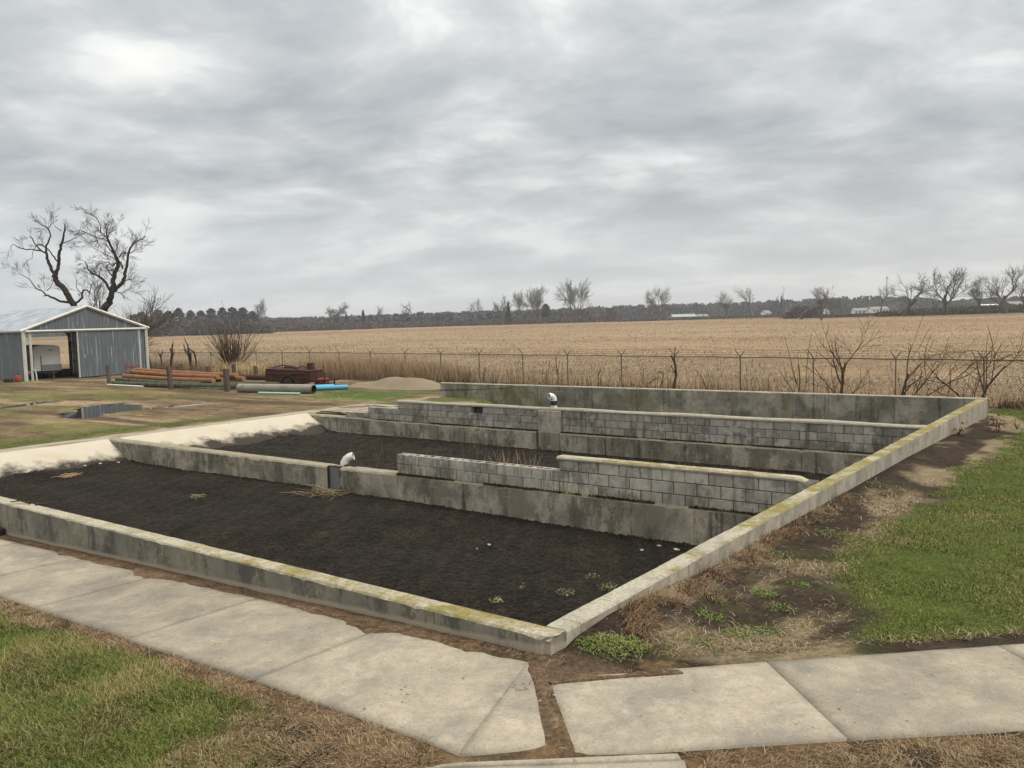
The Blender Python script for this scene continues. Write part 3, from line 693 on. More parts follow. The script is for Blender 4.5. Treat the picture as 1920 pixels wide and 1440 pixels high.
xs = np.arange(-21.3, -14.9, .1); ys = np.arange(14.72, 20.65, .1); X, Y = np.meshgrid(xs, ys)
Z = -.455+(fbm(X*1.3, Y*1.3, 141, 4)-.5)*.10 + .05*sstep(15.5, 20, Y) - 1.0*sstep(-17.6, -15.2, X+(fbm(X*.8, Y*.8, 142, 3)-.5)*1.5)
cc = lerp(np.broadcast_to(np.array((.11, .08, .055)), X.shape+(3,)).copy(), np.array((.26, .21, .14)), sstep(.45, .6, fbm(X*.9, Y*.9, 143, 4))); cc = lerp(cc, np.array((.09, .11, .035)), sstep(.50, .62, fbm(X*.7, Y*.7, 144, 4))*sstep(17, 18.5, Y))
nx = len(xs); i, j = np.meshgrid(np.arange(nx-1), np.arange(len(ys)-1)); a = (j*nx+i).ravel()
tag(mesh_np('soil_bank', np.stack([X, Y, Z], -1).reshape(-1, 3), np.stack([a, a+1, a+nx+1, a+nx], 1), M['ground'], cc.reshape(-1, 3), smooth=True), kind='structure')

# ------------------------------------------------------------------ sidewalks
def slab(name, poly, top, thick, mat, seed, grid=.09, edge=.02, tint=1., flat=(), rows=None):
    """concrete slab over a convex quad (a,b,c,d): bilinear grid with slightly worn edges, top follows the ground + top"""
    a, b, c, d_ = [np.array(q, float) for q in poly]
    nu = max(2, int(np.linalg.norm(b-a)/grid)); nv = rows or max(2, int(np.linalg.norm(d_-a)/grid))
    U, Vv = np.meshgrid(np.linspace(0, 1, nu+1), np.linspace(0, 1, nv+1))
    Pxy = (a*(1-U[..., None])*(1-Vv[..., None]) + b*U[..., None]*(1-Vv[..., None]) + c*U[..., None]*Vv[..., None] + d_*(1-U[..., None])*Vv[..., None])
    big = 99.; e = np.minimum(np.minimum(U*nu if 3 not in flat else big, (1-U)*nu if 1 not in flat else big), np.minimum(Vv, 1-Vv)*nv)
    X = Pxy[..., 0]; Y = Pxy[..., 1]
    Z = gz(np.minimum(X, -.001), np.minimum(Y, 0)) + top - np.where(e < .5, .012, 0) + (fbm(X*3, Y*3, seed, 3)-.5)*.006
    Z = np.where(X > 0, gz(X*0, np.minimum(Y, 0)) - .012*np.maximum(Y, 0) + top - np.where(e < .5, .012, 0) + (fbm(X*3, Y*3, seed, 3)-.5)*.006, Z)
    V = np.stack([X, Y, Z], -1).reshape(-1, 3); nx = nu+1
    i, j = np.meshgrid(np.arange(nu), np.arange(nv)); q = (j*nx+i).ravel()
    F = list(map(tuple, np.stack([q, q+1, q+nx+1, q+nx], 1)))
    rim = [i for i in range(nx)] + [j*nx+nu for j in range(1, nv+1)] + [nv*nx+i for i in range(nu-1, -1, -1)] + [j*nx for j in range(nv-1, 0, -1)]
    n0 = len(V); low = V[rim] - np.array((0, 0, thick)); V = np.concatenate([V, low]); L = len(rim)
    F += [(rim[i], n0+i, n0+(i+1) % L, rim[(i+1) % L]) for i in range(L)]
    C = np.ones((len(V), 3))*tint
    return tag(mesh_np(name, V, F, mat, C), kind='structure')
jx = [-1.80, -3.64, -5.52, -7.36, -9.2, -11.05, -12.9, -14.8, -16.7]; tn = [.92, .80, .88, .95, 1., .9, 1, 1]
for i in range(len(jx)-1):
    slab('sidewalk', ((jx[i+1]+.006, -1.48), (jx[i]-.006, -1.46), (jx[i]-.006+.05, -.13), (jx[i+1]+.006+.05, -.13)), .030, .10, M['walk'], 200+i, tint=tn[i])
slab('sidewalk', ((-1.79, -1.46), (.36, -1.51), (-.12, -.13), (-1.74, -.13)), .030, .10, M['walk'], 210, tint=1.02, flat=(1,), rows=16)
slab('sidewalk', ((.36, -1.51), (.80, -1.16), (.17, -.46), (-.12, -.13)), .030, .10, M['walk'], 210, tint=1.02, flat=(3,), rows=16)
def rq(s0, s1):   # right-hand walk, runs towards (+.72,+.69) from the corner
    A0 = np.array((.20, -.28)); B0_ = np.array((.99, -1.10)); u = np.array((.716, .698))*1.0; ub = np.array((.752, .66))
    return (tuple(B0_+ub*s0), tuple(B0_+ub*s1), tuple(A0+u*s1), tuple(A0+u*s0))
for i, (a, b) in enumerate(((-.065, 1.655), (1.667, 3.56), (3.572, 5.5), (5.51, 7.4), (7.41, 9.3))): slab('sidewalk', rq(a, b), .030, .10, M['walk'], 220+i, tint=(1.08, .9, 1., .95, 1)[i])
slab('concrete_step', ((.30, -1.78), (1.52, -.84), (1.47, -.785), (.47, -1.61)), .045, .12, M['walk'], 230, grid=.06, tint=1.1)
slab('concrete_step', ((.75, -2.4), (1.85, -1.3), (1.535, -.83), (.31, -1.785)), .043, .12, M['walk'], 231, grid=.06, tint=1.1)

def fya(x): return 24.3-.128*np.asarray(x)
# ------------------------------------------------------------------ grass, straw, debris (uncountable stuff)
def blades(name, P, length, width, tilt, az, col, mat, curve=.5):
    """one mesh of bent blades. P (N,3) roots, tilt = angle from vertical, az = lean direction"""
    n = len(P); ca, sa = np.cos(az), np.sin(az); st, ct = np.sin(tilt), np.cos(tilt)
    t2 = np.minimum(tilt+curve, 1.9); s2, c2 = np.sin(t2), np.cos(t2)
    side = np.stack([-sa, ca, np.zeros(n)], 1); d1 = np.stack([ca*st, sa*st, ct], 1); d2 = np.stack([ca*s2, sa*s2, c2], 1)
    m = P + d1*(length*.5)[:, None]; t = m + d2*(length*.5)[:, None]; w = (width/2)[:, None]
    V = np.stack([P-side*w, P+side*w, m-side*w*.8, m+side*w*.8, t-side*w*.15, t+side*w*.15], 1)
    V[:, :, 2] = np.maximum(V[:, :, 2], P[:, None, 2]-.02)
    b = (np.arange(n)*6)[:, None]
    F = np.concatenate([b+np.array([[0, 1, 3, 2]]), b+np.array([[2, 3, 5, 4]])])
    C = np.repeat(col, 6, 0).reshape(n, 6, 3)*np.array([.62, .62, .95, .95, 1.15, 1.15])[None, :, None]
    return mesh_np(name, V.reshape(-1, 3), F, mat, C.reshape(-1, 3), smooth=False)
def pick(n, pal, var=.25):
    pal = np.array(pal); c = pal[NR.integers(0, len(pal), n)]; return c*(1+(NR.random((n, 1))-.5)*2*var)
def stuff(o, label=None): return tag(o, kind='stuff')
GREEN = [(.082, .118, .021), (.112, .15, .030), (.068, .104, .021), (.142, .162, .036), (.205, .195, .06)]
OLIVE = [(.12, .13, .03), (.18, .165, .048), (.26, .215, .09), (.34, .27, .145)]
STRAW = [(.31, .24, .145), (.24, .175, .10), (.38, .305, .20), (.16, .115, .068)]
RED = [(.20, .115, .065), (.27, .175, .10), (.14, .085, .05), (.34, .245, .155)]
# right lawn
def scatter(x0, x1, y0, y1, dens):
    n = int((x1-x0)*(y1-y0)*dens); return NR.uniform(x0, x1, n), NR.uniform(y0, y1, n)
Xs, Ys = [], []
for (a, b, dn) in ((.6, 4, 9500), (4, 8, 6000), (8, 13, 3400), (13, 24.4, 1600)):
    x, y = scatter(-.3 if b > 20 else .6, 3.6+ (b > 8)*1.0, a, b, dn)
    Xs.append(x); Ys.append(y)
x = np.concatenate(Xs); y = np.concatenate(Ys); kp = NR.random(len(x)) < lawn_mask(x, y); kp &= ~((x < .02) & (y < 21)); x, y = x[kp], y[kp]; n = len(x)
dist_ = np.hypot(x-CAM[0], y-CAM[1]); patch = fbm(x*1.1, y*1.1, 81, 4)
col = np.where((NR.random(n) < np.clip((patch-.44)*3.2, .03, .7))[:, None], pick(n, OLIVE), pick(n, GREEN))
swirl = NR.uniform(0, 6.3, n)
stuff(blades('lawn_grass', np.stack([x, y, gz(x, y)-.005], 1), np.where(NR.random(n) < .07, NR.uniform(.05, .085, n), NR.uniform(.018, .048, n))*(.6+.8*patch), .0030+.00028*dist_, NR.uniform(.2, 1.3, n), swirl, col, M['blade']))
# foreground lawn at the left
x, y = scatter(-7, .4, -4.2, -1.38, 13000); m = front_mask(x, y); kp = NR.random(len(x)) < m*.95; x, y = x[kp], y[kp]; n = len(x)
patch = fbm(x*1.5, y*1.5, 83, 4)
col = np.where((NR.random(n) < np.clip((patch-.40)*2.6+.12*sstep(-4.2, -2, x), .05, .9))[:, None], pick(n, OLIVE), pick(n, GREEN))
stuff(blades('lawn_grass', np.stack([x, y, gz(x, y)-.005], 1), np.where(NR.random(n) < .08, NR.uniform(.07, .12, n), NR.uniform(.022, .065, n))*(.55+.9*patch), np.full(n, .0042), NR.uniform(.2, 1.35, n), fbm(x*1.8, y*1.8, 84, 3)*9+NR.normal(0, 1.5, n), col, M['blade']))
# dead brown grass: foreground, along walk edges, and below the right-hand walk
x, y = scatter(-7, .55, -4.2, -1.40, 6500); m = (1-front_mask(x, y))*sstep(.30, .50, fbm(x*2.3, y*2.3, 85, 4)+.05)*sstep(-1.42, -1.52, y+.05*fbm(x*5, y*5, 86, 2)); kp = NR.random(len(x)) < m; x, y = x[kp], y[kp]
x2, y2 = scatter(.9, 4.2, -2.2, 1.9, 7500); e = (x2-.99)*.66-(y2+1.10)*.752
kp = (e > .03+.10*(fbm(x2*4, y2*4, 87, 3)-.35)) & (NR.random(len(x2)) < .25+.8*sstep(.36, .52, fbm(x2*2.6, y2*2.6, 88, 4)))
kp &= ~(((x2 < 1.62) & (y2 < -.74+ (x2-1.5)*.5)) )
x = np.concatenate([x, x2[kp]]); y = np.concatenate([y, y2[kp]]); n = len(x)
stuff(blades('dead_grass', np.stack([x, y, gz(x, y)-.004], 1), NR.uniform(.035, .085, n), np.full(n, .004), NR.uniform(.55, 1.4, n), fbm(x*3, y*3, 89, 3)*14+NR.normal(0, 1.0, n), pick(n, STRAW+RED[:2]), M['straw']))
# verge between right wall and lawn: thin dead stuff and small green seedlings
x, y = scatter(.01, 3.6, .25, 21.5, 1700); xb = np.interp(y, LAWN_Y, LAWN_X); v = fbm(x*1.6, y*1.1, 51, 5)
pr = (sstep(.47, .64, v+.16*np.exp(-((x-xb+.22)/.25)**2))*.9+.05)*(x < xb+.1)*sstep(13, 6, y+NR.random(len(y))*4)
ew = (y-1.13)-(x-1.32)*.975; pr = np.maximum(pr, .9*sstep(.30, .08, ew+.2*(fbm(x*4, y*4, 57, 3)-.5))*(x > .9)); pr *= (ew > .0); kp = NR.random(len(x)) < pr; x, y = x[kp], y[kp]; n = len(x)
stuff(blades('dead_grass', np.stack([x, y, gz(x, y)-.003], 1), NR.uniform(.04, .11, n), .0035+.0004*np.hypot(x-CAM[0], y-CAM[1]), NR.uniform(.7, 1.45, n), NR.uniform(0, 6.3, n), pick(n, STRAW), M['straw']))
cl_x, cl_y, cl_c, cl_l, cl_t = [], [], [], [], []
def tuft(cx_, cy_, r, n, pal, l0, l1, tmax=1.2):
    a = NR.uniform(0, 6.3, n); rr = r*np.sqrt(NR.random(n))*(.6+.4*NR.random(n)); cl_x.append(cx_+rr*np.cos(a)*1.2); cl_y.append(cy_+rr*np.sin(a)); cl_c.append(pick(n, pal)); cl_l.append(NR.uniform(l0, l1, n)); cl_t.append(NR.uniform(.1, tmax, n))
for q in range(60): # reddish bent tufts hugging the right wall
    yy = RND.uniform(.55, 7.5); tuft(RND.uniform(.06, .16+.5*RND.random()*RND.random()), yy, RND.uniform(.05, .13), RND.randint(20, 60), RED, .07, .20, 1.35)
for cx_, cy_, r, nn in ((.27, .93, .17, 320), (.20, 1.5, .14, 200), (.33, .72, .12, 150), (.3, 2.0, .2, 200), (.16, 2.7, .16, 240), (.2, 3.4, .15, 160)): tuft(cx_, cy_, r, nn, RED+STRAW[:1], .08, .2, 1.35)
x = np.concatenate(cl_x); y = np.concatenate(cl_y); n = len(x)
x = np.maximum(x, .008)
stuff(blades('dead_grass', np.stack([x, y, gz(x, y)-.01], 1), np.concatenate(cl_l), np.full(n, .0045), np.concatenate(cl_t), NR.uniform(-1.2, 1.2, n)*1.3, np.concatenate(cl_c), M['straw'], .8))
# bright green chickweed clumps on the bare soil
SEED = [(.13, .19, .04), (.17, .24, .055), (.10, .14, .035), (.21, .26, .085)]
cl_x, cl_y, cl_c, cl_l, cl_t = [], [], [], [], []
tuft(.30, .40, .17, 900, SEED+OLIVE[2:], .012, .045, 1.45); tuft(.17, .30, .12, 420, SEED, .012, .04, 1.45); tuft(.45, .52, .12, 420, SEED+OLIVE[2:], .012, .05, 1.45); tuft(.36, .33, .22, 240, SEED, .012, .05, 1.45)
for cx_, cy_, r, nn in ((.62, 1.55, .12, 260), (.95, 1.35, .13, 260), (1.15, 1.55, .10, 160), (.75, 2.5, .11, 260), (.92, 3.0, .10, 160), (.5, 2.0, .09, 120), (1.0, 2.2, .13, 160), (.55, 5.2, .15, 200), (.7, 7.4, .18, 160), (.4, 3.9, .12, 160), (.8, 1.0, .10, 120), (.35, 8.6, .2, 160)): tuft(cx_, cy_, r*1.2, nn, SEED, .012, .03, 1.5)
x = np.concatenate(cl_x); y = np.concatenate(cl_y); n = len(x)
x = np.maximum(x, .02)
stuff(blades('chickweed', np.stack([x, y, gz(x, y)+NR.uniform(0, .022, n)], 1), np.concatenate(cl_l), NR.uniform(.006, .012, n), np.concatenate(cl_t), NR.uniform(0, 6.3, n), np.concatenate(cl_c), M['blade'], .6))
# needles and leaf bits washed against the near wall and into the gap between the walks
def dirt_patch(name, x0, x1, y0, y1, fn, dz, mat, col, step=.013):
    xs = np.arange(x0, x1, step); ys = np.arange(y0, y1, step); X, Y = np.meshgrid(xs, ys); mk = fn(X, Y)
    Z = gz(np.minimum(X, -.001), np.minimum(Y, 0)) + dz + np.minimum(np.clip(mk, 0, .35)*.5, .022+np.clip(mk, 0, .35)*.05) + (fbm(X*20, Y*20, 91, 2)-.5)*.004
    nx = len(xs); i, j = np.meshgrid(np.arange(nx-1), np.arange(len(ys)-1)); a = (j*nx+i).ravel()
    mc = (mk[:-1, :-1]+mk[1:, 1:]+mk[1:, :-1]+mk[:-1, 1:]).ravel()/4; F = np.stack([a, a+1, a+nx+1, a+nx], 1)[mc > 0]
    C = np.array(col)*(.6+.8*fbm(X*8, Y*8, 92, 4)[..., None]); o = mesh_np(name, np.stack([X, Y, Z], -1).reshape(-1, 3), F, mat, C.reshape(-1, 3), smooth=True)
    return tag(o, kind='stuff'), X, Y, mk
def wall_dirt(X, Y):
    w = .06+.17*fbm(X*.9, X*0+3, 93, 4)+.17*sstep(-3.2, -1.8, X)*sstep(-.2, -1.1, X)*.6 + .12*sstep(-8, -5, X)*sstep(-4, -5.5, X)
    return (w - (-Y-.0) + (fbm(X*3, Y*5, 94, 4)-.5)*.28)*(Y < .002)
def gap_dirt(X, Y):
    u = X*.69-Y*.72; v = X*.72+Y*.69
    return (.055+.03*sstep(.75, .35, u)-np.abs(v+.15)+(fbm(X*7, Y*7, 95, 4)-.5)*.13)*(u > .12)*(u < 1.5)*(Y < -.08)
def corner_dirt(X, Y):
    e = (Y+.28)*.716-(X-.20)*.698    # distance behind the top edge of the right walk
    return (.03+e*-1+(fbm(X*5, Y*5, 96, 4)-.5)*.16)*(e > -.14)*(X < 1.2)*(X > -.1)*sstep(1.2, .5, X) - .02
dcol = (.135, .092, .058); PTS = []
for fn, bx in ((wall_dirt, (-14, .15, -.75, .004)), (gap_dirt, (-.3, 1.15, -1.5, .06)), (corner_dirt, (-.1, 1.2, -.4, 1.0))):
    o, X, Y, mk = dirt_patch('soil_litter', *bx, fn, .012, M['ground'], dcol)
    w = (mk > -.07).ravel(); xx, yy = X.ravel()[w], Y.ravel()[w]; q = NR.random(len(xx)) < np.where(mk.ravel()[w] > 0, .17, .03); PTS.append(np.stack([xx[q], yy[q]], 1))
xy = np.concatenate(PTS); xy = xy + NR.normal(0, .02, xy.shape); xy = xy[(xy[:, 1] < -.006) | (xy[:, 0] > .01)]; n = len(xy)
z = gz(np.minimum(xy[:, 0], -.001), np.minimum(xy[:, 1], 0))+.05
stuff(blades('needle_litter', np.column_stack([xy, z]), NR.uniform(.02, .075, n), NR.uniform(.002, .004, n), NR.uniform(1.35, 1.57, n), NR.uniform(0, 6.3, n), pick(n, RED+STRAW+[(.07, .05, .035)]), M['straw'], .1))
# leaf bits and pale chips on the walks
x, y = scatter(-9, .3, -1.45, -.15, 14); x2, y2 = scatter(.3, 3.3, -1, 2.8, 16); e = (y2+.28)*.716-(x2-.2)*.698; f2 = (x2-.99)*.66-(y2+1.10)*.752; kp = (e < -.05) & (f2 < -.05)
x = np.concatenate([x, x2[kp]]); y = np.concatenate([y, y2[kp]]); n = len(x)
z = np.where(x > 0, -.012*np.maximum(y, 0), gz(np.minimum(x, -.001), np.minimum(y, 0)))+.033
stuff(blades('leaf_bits', np.column_stack([x, y, z]), NR.uniform(.01, .035, n), NR.uniform(.003, .010, n), NR.uniform(1.4, 1.56, n), NR.uniform(0, 6.3, n), pick(n, [(.6, .55, .45), (.12, .08, .05), (.3, .2, .11)]), M['straw'], .05))
# moss, dead weeds and debris along the ledges of the dividers
def ledge(xa, xb, yf, zt, dens, pal):
    n = int((xb-xa)*dens); x = NR.uniform(xa, xb, n); kp = NR.random(n) < sstep(.30, .52, fbm(x*1.2, x*0, 97, 4)); x = x[kp]; n = len(x)
    y = yf-.005-NR.random(n)*.055; z = np.array([zt(q) for q in x])-.005
    stuff(blades('ledge_moss', np.column_stack([x, y, z]), NR.uniform(.02, .06, n), NR.uniform(.012, .03, n), NR.uniform(.1, 1.4, n), NR.uniform(0, 6.3, n), pick(n, pal), M['blade']))
MOSS = [(.055, .06, .018), (.08, .075, .025), (.05, .035, .02), (.09, .065, .035)]
ledge(-8.8, -.3, Y2, foot_top, 700, MOSS); ledge(-18.6, -.3, Y3, lambda q: -.53, 900, MOSS)
cl = []
def stalks(name, P, h, w, lean, pal, mat='straw', curve=.25):
    n = len(P); return stuff(blades(name, P, h, w, np.abs(NR.normal(0, lean, n)), NR.uniform(0, 6.3, n), pick(n, pal), M[mat], curve))
x = NR.uniform(-8, -1, 110); stalks('dead_weeds', np.column_stack([x, np.full(110, Y2-.03)-NR.random(110)*.02, [foot_top(q)-.01 for q in x]]), NR.uniform(.1, .34, 110), np.full(110, .006), .35, [(.16, .09, .05), (.09, .055, .035), (.30, .22, .13)])
x = NR.uniform(-6.6, -5.2, 40); stalks('dead_weeds', np.column_stack([x, np.full(40, Y2+.14), np.full(40, -.05)]), NR.uniform(.1, .33, 40), np.full(40, .007), .35, [(.50, .38, .26), (.42, .24, .15)])
x, y = scatter(-14, -1, Y2+.6, Y3-.3, 9); stalks('dead_weeds', np.column_stack([x, y, np.full(len(x), -1.04)]), NR.uniform(.2, .65, len(x)), np.full(len(x), .008), .22, [(.13, .085, .055), (.22, .15, .10), (.09, .06, .045)])
x = NR.uniform(-18.9, -17.3, 260); y = Y3+NR.uniform(-.05, .5, 260); stalks('dead_weeds', np.column_stack([x, y, np.full(260, -.50)]), NR.uniform(.05, .28, 260), np.full(260, .012), .6, [(.12, .08, .055), (.20, .14, .09), (.07, .05, .035)])

# low yard tufts, so the left yard is not bare paint
x = NR.uniform(-62, -21.5, 170000); y = NR.uniform(-1, 29, 170000)
g = ground_color(x, y); grn = g[:, 1]-g[:, 0]; kp = NR.random(len(x)) < np.clip(.25+grn*22, .06, 1)*.9; x, y, g = x[kp], y[kp], g[kp]
kp = ~((x > -50) & (x < -29.5) & (y > 17.5) & (y < 27) & (NR.random(len(x)) < .6)); x, y, g = x[kp], y[kp], g[kp]
kp = (np.hypot(x+30.6, y-12.0) > 3.0) & (np.hypot(x+28.9, y-14.1) > 1.5) & (np.hypot(x+36.8, y-11.6) > 1.8); x, y, g = x[kp], y[kp], g[kp]; n = len(x)
stuff(blades('yard_grass', np.column_stack([x, y, gz(x, y)-.02]), NR.uniform(.03, .10, n), NR.uniform(.012, .035, n), NR.uniform(.5, 1.45, n), NR.uniform(0, 6.3, n), np.clip(g*1.55, 0, 1)*(1+(NR.random((n, 1))-.5)*.8), M['blade']))
# corn stubble and shucks beyond the fence
n0 = 420000; r = 26*(420/26)**(NR.random(n0)**1.15); a = NR.uniform(-.66, .60, n0)
x = CAM[0]+FW[0]*r+RT[0]*r*np.tan(a); y = CAM[1]+FW[1]*r+RT[1]*r*np.tan(a); kp = (y > fya(x)+.5+NR.random(n0)) & (NR.random(n0) < sstep(.30, .62, fbm(x*.12, y*.3, 98, 4))*.85+.15); x, y, r = x[kp], y[kp], r[kp]; n = len(x)
up = NR.random(n) < .07
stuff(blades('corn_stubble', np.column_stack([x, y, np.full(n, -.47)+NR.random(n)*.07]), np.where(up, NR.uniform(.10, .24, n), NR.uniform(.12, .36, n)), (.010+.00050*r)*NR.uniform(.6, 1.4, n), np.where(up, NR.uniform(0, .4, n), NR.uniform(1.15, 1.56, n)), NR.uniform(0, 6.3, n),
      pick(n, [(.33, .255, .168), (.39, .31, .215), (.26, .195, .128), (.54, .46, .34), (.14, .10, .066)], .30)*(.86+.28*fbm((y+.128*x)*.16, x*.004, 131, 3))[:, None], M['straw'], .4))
# weeds along the fence
n0 = 24000; x = NR.uniform(-64, 9, n0); y = fya(x)+NR.normal(0, .4, n0); dn = .45+.5*fbm(x*.5, y*0, 99, 3); kp = NR.random(n0) < dn; x, y = x[kp], y[kp]; n = len(x)
hmax = np.interp(x, [-62, -46, -38, -34, -20, -10, -6, 9], [.8, 1.0, .9, .8, .95, .9, .55, .55])
stuff(blades('fence_weeds', np.column_stack([x, y, gz(x, y)-.02]), hmax*NR.uniform(.12, 1.0, n)**1.3*1.35, NR.uniform(.006, .015, n), np.abs(NR.normal(0, .34, n)), NR.uniform(0, 6.3, n), pick(n, [(.27, .185, .105), (.35, .25, .15), (.17, .11, .07), (.10, .068, .048), (.44, .335, .21)]), M['straw'], .3))
# the tall tan grass stand beside the sand mound
n0 = 17000; x = NR.uniform(-40, -24, n0); y = fya(x)-.1+NR.normal(0, .5, n0); dn = np.interp(x, [-40, -38.5, -29, -26, -24], [.25, 1, 1, .55, .12])*(.4+.8*fbm(x*.6, x*0, 100, 3)); kp = NR.random(n0) < dn; x, y = x[kp], y[kp]; n = len(x)
stuff(blades('tall_dry_grass', np.column_stack([x, y, gz(x, y)-.02]), NR.uniform(.6, 1.6, n)*np.interp(x, [-40, -34, -24], [.8, 1, .85]), NR.uniform(.010, .022, n), np.abs(NR.normal(0, .24, n)), NR.normal(2.6, 1.0, n), pick(n, [(.29, .20, .12), (.23, .15, .09), (.36, .265, .17), (.16, .105, .065)]), M['straw'], .35))
x = NR.uniform(-49.5, -42.5, 2600); y = fya(x)-.6+NR.normal(0, .5, 2600); n = 2600
stuff(blades('tall_dry_grass', np.column_stack([x, y, gz(x, y)-.02]), NR.uniform(.4, 1.1, n), NR.uniform(.012, .025, n), np.abs(NR.normal(0, .4, n)), NR.uniform(0, 6.3, n), pick(n, [(.58, .46, .28), (.50, .37, .20), (.40, .28, .15)]), M['straw'], .5))

# ------------------------------------------------------------------ chain link fence
FY = 24.3
def rail_z(x): return 1.01 if x > -38 else 1.01+(x+38)*.0066
def fy(x): return 24.3-.128*x
fence = thing('chain_link_fence', 'long rusty chain link fence with barbed wire between the yard and the corn field', 'fence', (-20, 26.8, -.45))
px_ = [-.64, -3.26, -6.08, -8.93, -11.83, -14.48, -17.47, -20.24, -23.23, -26.13, -29.09, -32.24, -35.38, -38.58, -41.81, -45.18, -48.4, -51.79, -55.0, -58.2, -61.4, -64.5] + [2.2, 5.1, 8.0]
r = random.Random(3)
for i, xx in enumerate(px_):
    mb = MB(); ln = r.uniform(-.035, .035); zt = rail_z(xx); z0 = gzf(xx, FY)-.1
    mb.tube([(xx-ln, fy(xx), z0), (xx, fy(xx), zt+.04)], r.uniform(.022, .029), 8); po = sub(mb.build('fence_post', M['galv'], fence), fence)
    sides = (-1, 1) if i % 5 not in (2,) else (-1,)
    for sgn in sides:
        mb = MB(); k_ = r.uniform(.8, 1.05)*(1 if sgn < 0 else .75)
        mb.tube([(xx, fy(xx), zt+.02), (xx+sgn*.19*k_, fy(xx)+sgn*.1, zt+.33*k_)], [.024, .014], 5); mb.build('barb_arm', M['rail'], po)
mb = MB(); xs = sorted(px_); mb.tube([(q, fy(q)-.035, rail_z(q)+.012*math.sin(q*2.3)) for q in np.arange(-64.5, 8.1, .8)], .021, 6); mb.build('top_rail', M['rail'], fence)
mb = MB()
for q, dz in ((-.10, .12), (-.15, .20), (-.19, .29)):
    pts = []; 
    for a, b in zip(xs[:-1], xs[1:]):
        for u in (0, .25, .5, .75): pts.append((a+(b-a)*u+q, fy(a+(b-a)*u)-.08, rail_z(a)*(1-u)+rail_z(b)*u+dz - .03*math.sin(math.pi*u)))
    mb.tube(pts, .0045, 4, smooth=False)
mb.build('barbed_wire', M['wire'], fence)
mb = MB(); pit = .075
for sgn in (-1, 1):
    x = -64.4
    while x < 8:
        zt = rail_z(x); zb = -.42; H = zt-zb
        mb.tube([(x, fy(x)+.01*sgn, zb), (x+sgn*H*.72, fy(x+sgn*H*.72)+.01*sgn, zt)], .0034, 3, cap=False, smooth=False); x += pit
mb.build('wire_mesh', M['wire'], fence)

# ------------------------------------------------------------------ metal shed
SL = np.array((-56.3, 19.95)); SA = np.array((.0176, .99984)); SB = np.array((-.99984, .0176)); SZ = -.50
def sp(u, v, z): q = SL+SA*u+SB*v; return (q[0], q[1], SZ+z)
shed = thing('metal_shed', 'grey metal pole shed with white trim and its sliding door half open', 'shed', sp(4.2, 6, 0))
WID, DEP, EH, PH = 8.5, 12., 3.40, 4.98
def corr(mb, u0, u1, z0, z1f, v, nrm=1, pitch=.229, dep=.035):
    """ribbed sheet in the plane v, from u0 to u1"""
    n = int((u1-u0)/pitch*4); us = [u0+(u1-u0)*i/n for i in range(n+1)]; vs = []
    for i, u in enumerate(us):
        o = dep if i % 4 in (1,) else 0
        vs += [sp(u, v-o*nrm, z0), sp(u, v-o*nrm, z1f(u))]
    mb.add(vs, [(2*i, 2*i+2, 2*i+3, 2*i+1) for i in range(n)])
def sider(mb, v0, v1, u, z0, z1, nrm):
    n = int((v1-v0)/.229*4); vs = []
    for i in range(n+1):
        v = v0+(v1-v0)*i/n; o = .018 if i % 4 == 1 else 0
        q0 = sp(u-o*nrm, v, z0); q1 = sp(u-o*nrm, v, z1); vs += [q0, q1]
    mb.add(vs, [(2*i, 2*i+2, 2*i+3, 2*i+1) for i in range(n)])
pk = lambda u: EH + (PH-EH)*(1-abs(u-WID/2)/(WID/2))
mb = MB(); corr(mb, .02, WID-.02, 3.30, lambda u: pk(u)-.03, 0); mb.build('gable_panel', M['siding'], shed)
mb = MB(); corr(mb, 7.9, WID-.1, .02, lambda u: 3.25, .02); mb.build('front_panel', M['siding'], shed)
mb = MB(); sider(mb, .05, DEP, 0, 0, EH, 1); mb.build('side_wall', M['siding'], shed)
mb = MB(); sider(mb, .05, DEP, WID, 0, EH, -1); mb.build('side_wall', M['siding'], shed)
mb = MB(); corr(mb, .05, WID-.05, 3.2, lambda u: pk(u)-.05, DEP, -1); mb.build('back_gable', M['siding'], shed)
mb = MB(); corr(mb, 3.5, 7.9, .06, lambda u: 3.23, -.09); dr = sub(mb.build('sliding_door', M['siding'], shed), shed)
for u in (3.48, 7.92):
    mb = MB(); mb.tube([sp(u, -.11, .04), sp(u, -.11, 3.25)], .055, 4, smooth=False); mb.build('door_edge', M['white_trim'], dr)
mb = MB(); mb.tube([sp(3.9, -.13, 1.4), sp(3.9, -.13, 1.62)], .03, 6); mb.build('door_handle', M['white_trim'], dr)
def roofslope(u0, z0, u1, z1):
    mb = MB(); n = 216; vs = []
    for i in range(n+1):
        v = -.15+(DEP+.3)*i/n; o = .022 if i % 4 == 1 else 0; vs += [sp(u0, v, z0+o), sp(u1, v, z1+o)]
    mb.add(vs, [(2*i, 2*i+2, 2*i+3, 2*i+1) for i in range(n)]); mb.build('roof', M['roof'], shed)
roofslope(-.25, EH-.03, WID/2, PH+.04); roofslope(WID+.25, EH-.03, WID/2, PH+.04)
def bar(name, pts, w, mat=M['white_trim'], par=shed):
    mb = MB(); mb.tube(pts, w, 4, smooth=False); return mb.build(name, mat, par)
bar('gable_trim', [sp(-.2, -.12, EH-.06), sp(WID/2, -.12, PH)], .10); bar('gable_trim', [sp(WID+.2, -.12, EH-.06), sp(WID/2, -.12, PH)], .10)
bar('door_track', [sp(.1, -.16, 3.32), sp(WID-.05, -.16, 3.32)], .085)
